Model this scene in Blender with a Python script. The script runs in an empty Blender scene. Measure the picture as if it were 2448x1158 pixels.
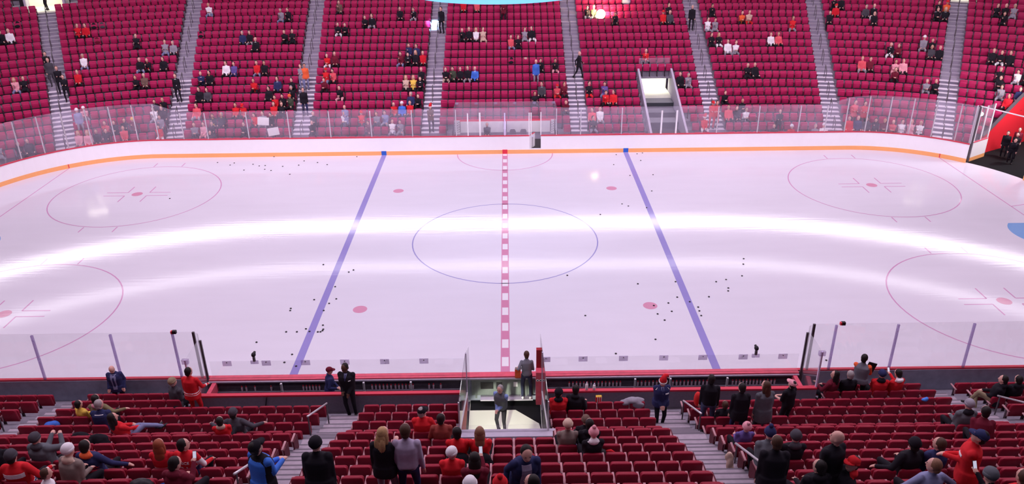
import bpy, bmesh, math, random
import numpy as np
from mathutils import Vector, Matrix
from mathutils.bvhtree import BVHTree
random.seed(7); rng=np.random.default_rng(7)
SC=bpy.context.scene; COL=SC.collection
PI=math.pi
# ---------------------------------------------------------------- camera, world, lights, exposure
cam=bpy.data.cameras.new('camera'); camo=bpy.data.objects.new('camera',cam); COL.objects.link(camo)
cam.sensor_fit='HORIZONTAL'; cam.sensor_width=36.0; cam.lens=1903.48/2448*36.0; cam.clip_end=400
YAW,PITCH,ROLL=0.0037,0.4439,-0.0110
fw=Vector((math.sin(YAW)*math.cos(PITCH),math.cos(YAW)*math.cos(PITCH),-math.sin(PITCH)))
rt=Vector((math.cos(YAW),-math.sin(YAW),0)); up=rt.cross(fw)
r2=rt*math.cos(ROLL)-up*math.sin(-ROLL)*-1*-1
cr,sr=math.cos(ROLL),math.sin(ROLL)
# photo is rolled: image axes are the camera axes turned by ROLL
Rx=rt*cr+up*sr; Ux=up*cr-rt*sr
M=Matrix(((Rx.x,Ux.x,-fw.x),(Rx.y,Ux.y,-fw.y),(Rx.z,Ux.z,-fw.z))).to_4x4()
M.translation=Vector((0.2089,-35.7586,16.8662)); camo.matrix_world=M
SC.camera=camo
vs=SC.view_settings; vs.view_transform='Standard'; vs.look='None'; vs.gamma=1.0; vs.exposure=0.0; vs.use_curve_mapping=False
cy=SC.cycles; cy.max_bounces=7; cy.diffuse_bounces=3; cy.glossy_bounces=3; cy.transmission_bounces=4; cy.transparent_max_bounces=20
cy.sample_clamp_indirect=6.0; cy.caustics_reflective=False; cy.caustics_refractive=False
w=bpy.data.worlds.new('arena_air'); SC.world=w; w.use_nodes=True
w.node_tree.nodes['Background'].inputs[0].default_value=(.62,.42,.72,1); w.node_tree.nodes['Background'].inputs[1].default_value=.055
def area(name,loc,tgt,size,power,col=(1,.81,1.0),spread=180):
    l=bpy.data.lights.new(name,'AREA'); l.shape='RECTANGLE'; l.size=size[0]; l.size_y=size[1]; l.energy=power; l.color=col; l.spread=math.radians(spread)
    o=bpy.data.objects.new(name,l); COL.objects.link(o); o.location=loc
    o.rotation_euler=(Vector(tgt)-Vector(loc)).to_track_quat('-Z','Y').to_euler(); return o
LP=690
for ix,x in enumerate((-27,-16,-5.5,5.5,16,27)):
    area('arena_lamp',(x,11.5,24),(x*.95,6,0),(5,1.6),LP*.74)
    area('arena_lamp',(x,-12.5,24),(x*.95,-8.0,0),(5,1.6),LP*1.72)
    area('house_lamp',(x,-27,23),(x*.9,-17,2),(4,1.5),LP*.36)
    area('board_fill_light',({5.5:10.5,-5.5:-10.5}.get(x,x*1.05),-17,22),(x*1.1,16,2.5),(3,1.2),LP*.30,spread=40)  # last of these: added fill lights that only brighten the far boards
for x in (-24,-8,8,24):
    area('stand_lamp',(x,8,24),(x*1.1,23,4),(4,1.6),LP*1.45,(1,.80,1.0))
def spot(name,loc,tgt,power,col,ang,blend,soft=.1):
    l=bpy.data.lights.new(name,'SPOT'); l.energy=power; l.color=col; l.spot_size=math.radians(ang); l.spot_blend=blend; l.shadow_soft_size=soft
    o=bpy.data.objects.new(name,l); COL.objects.link(o); o.location=loc
    o.rotation_euler=(Vector(tgt)-Vector(loc)).to_track_quat('-Z','Y').to_euler()
spot('moving_head_lamp',(-6,0,23),(-5.33,25.75,6.05),420000,(.45,.78,1),2.2,.5)

# ---------------------------------------------------------------- helpers
def mat(name,col,rough=.6,spec=.3,noise=0,nscale=20,metal=0,emit=None,estr=1,bump=0,coat=0):
    m=bpy.data.materials.new(name); m.use_nodes=True; nt=m.node_tree; b=nt.nodes['Principled BSDF']
    b.inputs['Base Color'].default_value=(*col,1); b.inputs['Roughness'].default_value=rough
    b.inputs['Specular IOR Level'].default_value=spec; b.inputs['Metallic'].default_value=metal
    if coat: b.inputs['Coat Weight'].default_value=coat
    if emit: b.inputs['Emission Color'].default_value=(*emit,1); b.inputs['Emission Strength'].default_value=estr
    if noise or bump:
        tc=nt.nodes.new('ShaderNodeTexCoord'); nz=nt.nodes.new('ShaderNodeTexNoise'); nz.inputs['Scale'].default_value=nscale; nz.inputs['Detail'].default_value=4
        nt.links.new(tc.outputs['Object'],nz.inputs['Vector'])
        if noise:
            mx=nt.nodes.new('ShaderNodeMix'); mx.data_type='RGBA'; mx.inputs[6].default_value=(*[c*(1-noise) for c in col],1); mx.inputs[7].default_value=(*[min(1,c*(1+noise)) for c in col],1)
            nt.links.new(nz.outputs['Fac'],mx.inputs[0]); nt.links.new(mx.outputs[2],b.inputs['Base Color'])
        if bump:
            bp=nt.nodes.new('ShaderNodeBump'); bp.inputs['Strength'].default_value=bump; bp.inputs['Distance'].default_value=.01
            nt.links.new(nz.outputs['Fac'],bp.inputs['Height']); nt.links.new(bp.outputs['Normal'],b.inputs['Normal'])
    return m
class MB:
    def __init__(s): s.v=[]; s.f=[]; s.m=[]
    def add(s,vs,fs,mi=0):
        o=len(s.v); s.v+= [tuple(p) for p in vs]; s.f+=[tuple(i+o for i in f) for f in fs]; s.m+=[mi]*len(fs)
    def box(s,c,d,mi=0,R=None):
        h=[x/2 for x in d]; vs=[]
        for x in (-1,1):
            for y in (-1,1):
                for z in (-1,1):
                    p=Vector((x*h[0],y*h[1],z*h[2]))
                    if R is not None: p=R@p
                    vs.append(p+Vector(c))
        s.add(vs,[(0,1,3,2),(4,6,7,5),(0,4,5,1),(2,3,7,6),(0,2,6,4),(1,5,7,3)],mi)
    def lo_hi(s,a,b,mi=0): s.box([(x+y)/2 for x,y in zip(a,b)],[abs(y-x) for x,y in zip(a,b)],mi)
    def bar(s,p0,p1,w,h,mi=0,upv=(0,0,1)):
        p0=Vector(p0);p1=Vector(p1);d=(p1-p0).normalized(); u=Vector(upv)
        if abs(d.dot(u))>.98: u=Vector((0,1,0))
        r=d.cross(u).normalized(); u=r.cross(d)
        vs=[p+r*a*w/2+u*b*h/2 for p in (p0,p1) for a,b in ((-1,-1),(1,-1),(1,1),(-1,1))]
        s.add(vs,[(0,1,2,3),(7,6,5,4),(0,4,5,1),(1,5,6,2),(2,6,7,3),(3,7,4,0)],mi)
    def tube(s,pts,r,n=8,mi=0):
        pts=[Vector(p) for p in pts]; rr=r if isinstance(r,(list,tuple)) else [r]*len(pts); rings=[]
        for i,p in enumerate(pts):
            d=(pts[min(i+1,len(pts)-1)]-pts[max(i-1,0)]).normalized(); u=Vector((0,0,1)) if abs(d.z)<.9 else Vector((0,1,0))
            a=d.cross(u).normalized(); b=a.cross(d)
            rings.append([p+(a*math.cos(t)+b*math.sin(t))*rr[i] for t in [2*PI*j/n for j in range(n)]])
        vs=[q for R in rings for q in R]; fs=[]
        for i in range(len(pts)-1):
            for j in range(n): k=(j+1)%n; fs.append((i*n+j,i*n+k,(i+1)*n+k,(i+1)*n+j))
        fs.append(tuple(range(n))[::-1]); fs.append(tuple((len(pts)-1)*n+j for j in range(n)))
        s.add(vs,fs,mi)
    def ell(s,c,r,mi=0,nu=12,nv=8,R=None):
        c=Vector(c); vs=[]; fs=[]
        for i in range(1,nv):
            ph=PI*i/nv
            for j in range(nu):
                t=2*PI*j/nu; p=Vector((r[0]*math.sin(ph)*math.cos(t),r[1]*math.sin(ph)*math.sin(t),r[2]*math.cos(ph)))
                if R is not None: p=R@p
                vs.append(c+p)
        T=Vector((0,0,r[2])); 
        if R is not None: T=R@T
        top=len(vs); vs.append(c+T); vs.append(c-T)
        for i in range(nv-2):
            for j in range(nu): k=(j+1)%nu; fs.append((i*nu+j,(i+1)*nu+j,(i+1)*nu+k,i*nu+k))
        for j in range(nu):
            k=(j+1)%nu; fs.append((top,j,k)); o=(nv-2)*nu; fs.append((top+1,o+k,o+j))
        s.add(vs,fs,mi)
    def prism(s,poly,axis_vec,mi=0):
        n=len(poly); a=Vector(axis_vec); vs=[Vector(p) for p in poly]+[Vector(p)+a for p in poly]
        s.add(vs,[tuple(range(n))[::-1],tuple(range(n,2*n))]+[(i,(i+1)%n,n+(i+1)%n,n+i) for i in range(n)],mi)
    def mesh(s,name,mats):
        me=bpy.data.meshes.new(name); me.from_pydata(s.v,[],s.f)
        for m in (mats if isinstance(mats,(list,tuple)) else [mats]): me.materials.append(m)
        if any(s.m): me.polygons.foreach_set('material_index',s.m)
        bm=bmesh.new(); bm.from_mesh(me); bmesh.ops.recalc_face_normals(bm,faces=bm.faces); bm.to_mesh(me); bm.free()
        return me
def link(name,me,parent=None,loc=None,rz=None,smooth=False):
    o=bpy.data.objects.new(name,me); COL.objects.link(o)
    if parent is not None: o.parent=parent
    if loc is not None: o.location=loc
    if rz is not None: o.rotation_euler=(0,0,rz)
    if smooth and me is not None: me.polygons.foreach_set('use_smooth',[True]*len(me.polygons))
    return o
def obj(name,mb,mats,parent=None,smooth=False): return link(name,mb.mesh(name,mats),parent,smooth=smooth)
def tag(o,label,cat,group=None):
    o['label']=label; o['category']=cat
    if group: o['group']=group
    return o
def thing(name,label,cat,loc=(0,0,0),rz=0,group=None):
    o=bpy.data.objects.new(name,None); COL.objects.link(o); o.empty_display_size=.2; o.location=loc; o.rotation_euler=(0,0,rz)
    return tag(o,label,cat,group)
def struct(o): o['kind']='structure'; return o
def sempty(name):
    o=bpy.data.objects.new(name,None); COL.objects.link(o); return struct(o)
# ---------------------------------------------------------------- bowl geometry (metres, rink centre at the origin)
XS=17.6; RC=23.0; YF=14.6; TR=.835; K0=-5; K1=15
def bowl(s,d):
    a=abs(s); g=1 if s>=0 else -1
    if a<=XS: return (s,YF+d,0.0,1.0)
    t=(a-XS)/RC; r=RC+d
    return (g*(XS+r*math.sin(t)), YF-RC+r*math.cos(t), g*math.sin(t), math.cos(t))
def s_to_l(s,d):
    a=abs(s); g=1 if s>=0 else -1
    return s if a<=XS else g*(XS+(a-XS)*(RC+d)/RC)
def l_to_s(l,d):
    a=abs(l); g=1 if l>=0 else -1
    return l if a<=XS else g*(XS+(a-XS)*RC/(RC+d))
def row_d(k): return 18.26-YF+TR*k
def row_top(k): return 2.74+(.385 if k>=0 else .36)*k
def row_floor(k): return row_top(k)-.86
AIS=[(-36.2,0),(-28.0,0),(-21.6,0),(-13.4,.085),(-4.95,0),(4.95,0),(13.95,.04),(21.6,0),(28.0,0),(36.2,0)]
HW=.59
def aisle_l(i,d):
    s,k=AIS[i]; return s_to_l(s,d)+(1 if s>0 else -1)*k*max(d,0)
TUN=(9.6,11.8)           # lit tunnel between the rows, x range
PW_A=Vector((29.9,11.75,0)); PW_D=Vector((.871,.491,0)); PW_N=Vector((.491,-.871,0))
def in_passage(x,y,pad=0):
    p=Vector((x,y,0))-PW_A; a=p.dot(PW_D); b=p.dot(PW_N); return -4<a<9 and -.15-pad<b<3.9
def blocked(k,s,x,y):
    if k<=2 and TUN[0]-.3<x<TUN[1]+.3: return True
    if k==-4 and abs(x)<3.6: return True
    if k==-5 and abs(x)<4.3: return True
    if k==-5 and abs(s)>21: return True
    if in_passage(x,y,.25): return True
    if k>=14 and abs(abs(s)-28.0)<1.25: return True
    return False
def row_seats(k,i):
    d=row_d(k)
    a=aisle_l(i-1,d)+HW if i>0 else s_to_l(-43,d)
    b=aisle_l(i,d)-HW if i<len(AIS) else s_to_l(43,d)
    n=int((b-a)/.51); out=[]
    for j in range(n):
        s=l_to_s(a+(j+.5)*(b-a)/n,d); x,y,nx,ny=bowl(s,d)
        out.append((j,n,s,x,y,nx,ny,blocked(k,s,x,y)))
    return out
NEAR=[(-13.96,1.05),(-14.83,1.42),(-15.7,1.77),(-16.57,2.14),(-17.44,2.5),(-18.31,2.88),(-19.2,3.52),(-19.98,3.9),(-20.76,4.32),(-21.54,4.72),(-22.32,5.12),(-23.1,5.52),(-23.88,5.93),(-24.66,6.34),(-25.44,6.75)]
NA=(4.95,14.5); NHW=.58
def near_blocks(r):
    y,t=NEAR[r]; B=[('far left block',-24,-NA[1]-NHW),('left block',-NA[1]+NHW,-NA[0]-NHW)]
    R=[('right block',NA[0]+NHW,NA[1]-NHW),('far right block',NA[1]+NHW,24)]
    if r<2: B[1]=('left block',-NA[1]+NHW,-10.4); R[0]=('right block',10.3,NA[1]-NHW)
    if r<2: mid=[]
    elif r<7: mid=[('block left of the bench tunnel',-NA[0]+NHW,-1.36),('block right of the bench tunnel',1.36,NA[0]-NHW)]
    else: mid=[('middle block',-NA[0]+NHW,NA[0]-NHW)]
    return B+mid+R
def near_seats(r):
    out=[]
    for nm,a,b in near_blocks(r):
        n=int(round((b-a)/.517))
        out.append((nm,[a+(j+.5)*(b-a)/n for j in range(n)]))
    return out
ORD=['zeroth','first','second','third','fourth','fifth','sixth','seventh','eighth','ninth','tenth','eleventh','twelfth','thirteenth','fourteenth','fifteenth','sixteenth','seventeenth','eighteenth','nineteenth','twentieth','twenty-first','twenty-second','twenty-third','twenty-fourth','twenty-fifth']
def ORDN(n):
    if n<=25: return ORD[n]
    T={2:'twenty',3:'thirty',4:'forty'}; return T[n//10]+('-'+ORD[n%10] if n%10 else '') if n%10 else {30:'thirtieth',40:'fortieth'}[n]
# ---------------------------------------------------------------- materials
def ice_mat(name,col,rough=.075):
    m=bpy.data.materials.new(name); m.use_nodes=True; nt=m.node_tree; b=nt.nodes['Principled BSDF']
    b.inputs['IOR'].default_value=1.31; b.inputs['Specular IOR Level'].default_value=.5
    tc=nt.nodes.new('ShaderNodeTexCoord')
    mp=nt.nodes.new('ShaderNodeMapping'); mp.inputs['Scale'].default_value=(.25,1.2,1)
    nz=nt.nodes.new('ShaderNodeTexNoise'); nz.inputs['Scale'].default_value=1.3; nz.inputs['Detail'].default_value=6
    nt.links.new(tc.outputs['Object'],mp.inputs['Vector']); nt.links.new(mp.outputs['Vector'],nz.inputs['Vector'])
    mx=nt.nodes.new('ShaderNodeMix'); mx.data_type='RGBA'; mx.inputs[6].default_value=(*[c*.955 for c in col],1); mx.inputs[7].default_value=(*[min(.95,c*1.03) for c in col],1)
    nt.links.new(nz.outputs['Fac'],mx.inputs[0]); nt.links.new(mx.outputs[2],b.inputs['Base Color'])
    mr=nt.nodes.new('ShaderNodeMapRange'); mr.inputs[3].default_value=rough*.75; mr.inputs[4].default_value=rough*1.25
    nt.links.new(nz.outputs['Fac'],mr.inputs[0]); nt.links.new(mr.outputs[0],b.inputs['Roughness'])
    n2=nt.nodes.new('ShaderNodeTexNoise'); n2.inputs['Scale'].default_value=2.2; n2.inputs['Detail'].default_value=3
    mp2=nt.nodes.new('ShaderNodeMapping'); mp2.inputs['Scale'].default_value=(.15,3,1)
    nt.links.new(tc.outputs['Object'],mp2.inputs['Vector']); nt.links.new(mp2.outputs['Vector'],n2.inputs['Vector'])
    bp=nt.nodes.new('ShaderNodeBump'); bp.inputs['Strength'].default_value=.02; bp.inputs['Distance'].default_value=.05
    nt.links.new(n2.outputs['Fac'],bp.inputs['Height']); nt.links.new(bp.outputs['Normal'],b.inputs['Normal'])
    return m
def glass_mat(name,haze,tint=(1,1,1)):
    m=bpy.data.materials.new(name); m.use_nodes=True; nt=m.node_tree; nt.nodes.clear()
    out=nt.nodes.new('ShaderNodeOutputMaterial'); tr=nt.nodes.new('ShaderNodeBsdfTransparent'); tr.inputs[0].default_value=(*tint,1)
    gl=nt.nodes.new('ShaderNodeBsdfGlossy'); gl.inputs['Roughness'].default_value=.04
    geo=nt.nodes.new('ShaderNodeNewGeometry'); mr=nt.nodes.new('ShaderNodeMapRange'); mr.inputs[3].default_value=1.5; mr.inputs[4].default_value=1/1.5
    nt.links.new(geo.outputs['Backfacing'],mr.inputs[0])
    fr=nt.nodes.new('ShaderNodeFresnel'); nt.links.new(mr.outputs[0],fr.inputs['IOR'])
    mix=nt.nodes.new('ShaderNodeMixShader'); nt.links.new(fr.outputs[0],mix.inputs[0]); nt.links.new(tr.outputs[0],mix.inputs[1]); nt.links.new(gl.outputs[0],mix.inputs[2])
    df=nt.nodes.new('ShaderNodeBsdfDiffuse'); df.inputs[0].default_value=(.74,.66,.84,1)
    tc=nt.nodes.new('ShaderNodeTexCoord'); nz=nt.nodes.new('ShaderNodeTexNoise'); nz.inputs['Scale'].default_value=1.1; nz.inputs['Detail'].default_value=5
    nt.links.new(tc.outputs['Object'],nz.inputs['Vector'])
    m2=nt.nodes.new('ShaderNodeMapRange'); m2.inputs[1].default_value=.3; m2.inputs[2].default_value=.75; m2.inputs[3].default_value=haze*.55; m2.inputs[4].default_value=haze*1.5
    nt.links.new(nz.outputs['Fac'],m2.inputs[0])
    mx=nt.nodes.new('ShaderNodeMixShader'); nt.links.new(m2.outputs[0],mx.inputs[0]); nt.links.new(mix.outputs[0],mx.inputs[1]); nt.links.new(df.outputs[0],mx.inputs[2])
    nt.links.new(mx.outputs[0],out.inputs[0]); return m
M_ICE=ice_mat('ice_sheet',(.77,.745,.82)); M_IRED=ice_mat('ice_red_paint',(.66,.27,.42)); M_IBLUE=ice_mat('ice_blue_paint',(.33,.29,.62))
M_ICRE=ice_mat('ice_crease_paint',(.22,.42,.75)); M_IDOT=ice_mat('ice_dot_paint',(.70,.33,.46)); M_ILINE=ice_mat('ice_thin_red_paint',(.65,.34,.55)); M_ICIR=ice_mat('ice_thin_blue_paint',(.36,.34,.62)); M_IWHITE=ice_mat('ice_white_paint',(.86,.84,.87))
M_BOARD=mat('white_board',(.95,.94,.95),.35,.4,.02,3); M_KICK=mat('orange_kick_plate',(.95,.45,.17),.45,.3); M_CAP=mat('red_cap_rail',(.62,.03,.07),.4,.4); M_CAPP=mat('pink_worn_cap',(.75,.10,.16),.45,.3,.25,6)
M_KBLUE=mat('blue_kick_mark',(.03,.13,.55),.5); M_KRED=mat('red_kick_mark',(.80,.04,.07),.5)
M_GLASS=glass_mat('board_glass',.105); M_GLASSN=glass_mat('bench_glass',.02); M_POST=mat('aluminium_post',(.66,.64,.68),.4,.5,metal=.3); M_POSTD=mat('dark_post',(.16,.14,.2),.5); M_POSTL=mat('lilac_post',(.78,.74,.95),.45,.4); M_WPOST=mat('white_post',(.88,.87,.88),.4)
M_CLIP=glass_mat('pale_clip',.24,(.86,.82,.9)); M_POSTG=glass_mat('clear_lilac_post',.22,(.70,.64,.82))
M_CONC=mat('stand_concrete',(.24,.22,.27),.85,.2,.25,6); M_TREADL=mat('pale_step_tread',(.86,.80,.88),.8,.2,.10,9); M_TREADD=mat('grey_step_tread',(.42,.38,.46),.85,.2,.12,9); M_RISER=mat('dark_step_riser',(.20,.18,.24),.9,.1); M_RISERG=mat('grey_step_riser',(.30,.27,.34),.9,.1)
M_STEPN=mat('near_step_tread',(.40,.34,.40),.85,.2,.2,8); M_STEPNR=mat('near_step_riser',(.17,.15,.18),.9,.1)
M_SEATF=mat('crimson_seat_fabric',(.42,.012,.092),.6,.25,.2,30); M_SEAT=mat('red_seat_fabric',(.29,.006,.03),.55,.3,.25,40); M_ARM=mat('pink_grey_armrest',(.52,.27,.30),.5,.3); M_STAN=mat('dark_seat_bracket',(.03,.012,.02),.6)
M_ARMD=mat('dark_red_seat_side',(.10,.008,.02),.6)
M_WALLD=mat('dark_arena_wall',(.05,.035,.05),.8); M_BENCHW=mat('grey_bench_wall',(.23,.205,.26),.8,.2,.15,12); M_BENCHI=mat('dark_bench_lining',(.10,.085,.11),.7,.2,.4,5); M_BLUEG=mat('blue_grey_board_back',(.33,.36,.46),.7,.2,.3,4)
M_RUB_SHADOW=mat('black_rubber_and_shadow',(.012,.012,.014),.85,.1); M_BLACK=mat('black_plastic',(.012,.01,.014),.45,.3); M_METAL=mat('rail_metal',(.62,.58,.62),.35,.5,metal=.4); M_DMETAL=mat('dark_rail_metal',(.10,.085,.10),.4,.4)
M_LEDGE=mat('lilac_ledge',(.50,.46,.56),.7,.2,.1,8); M_TUNF=mat('cream_tunnel_floor',(.82,.86,.70),.5,.3); M_REDPAD=mat('red_padding',(.42,.012,.03),.5,.3); M_REDWALL=mat('red_passage_wall',(.62,.02,.035),.6,.2)
M_GREENG=mat('grey_green_gate',(.20,.23,.22),.6,.2,.2,8); M_DFLOOR=mat('dark_floor',(.07,.065,.07),.8)
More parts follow.
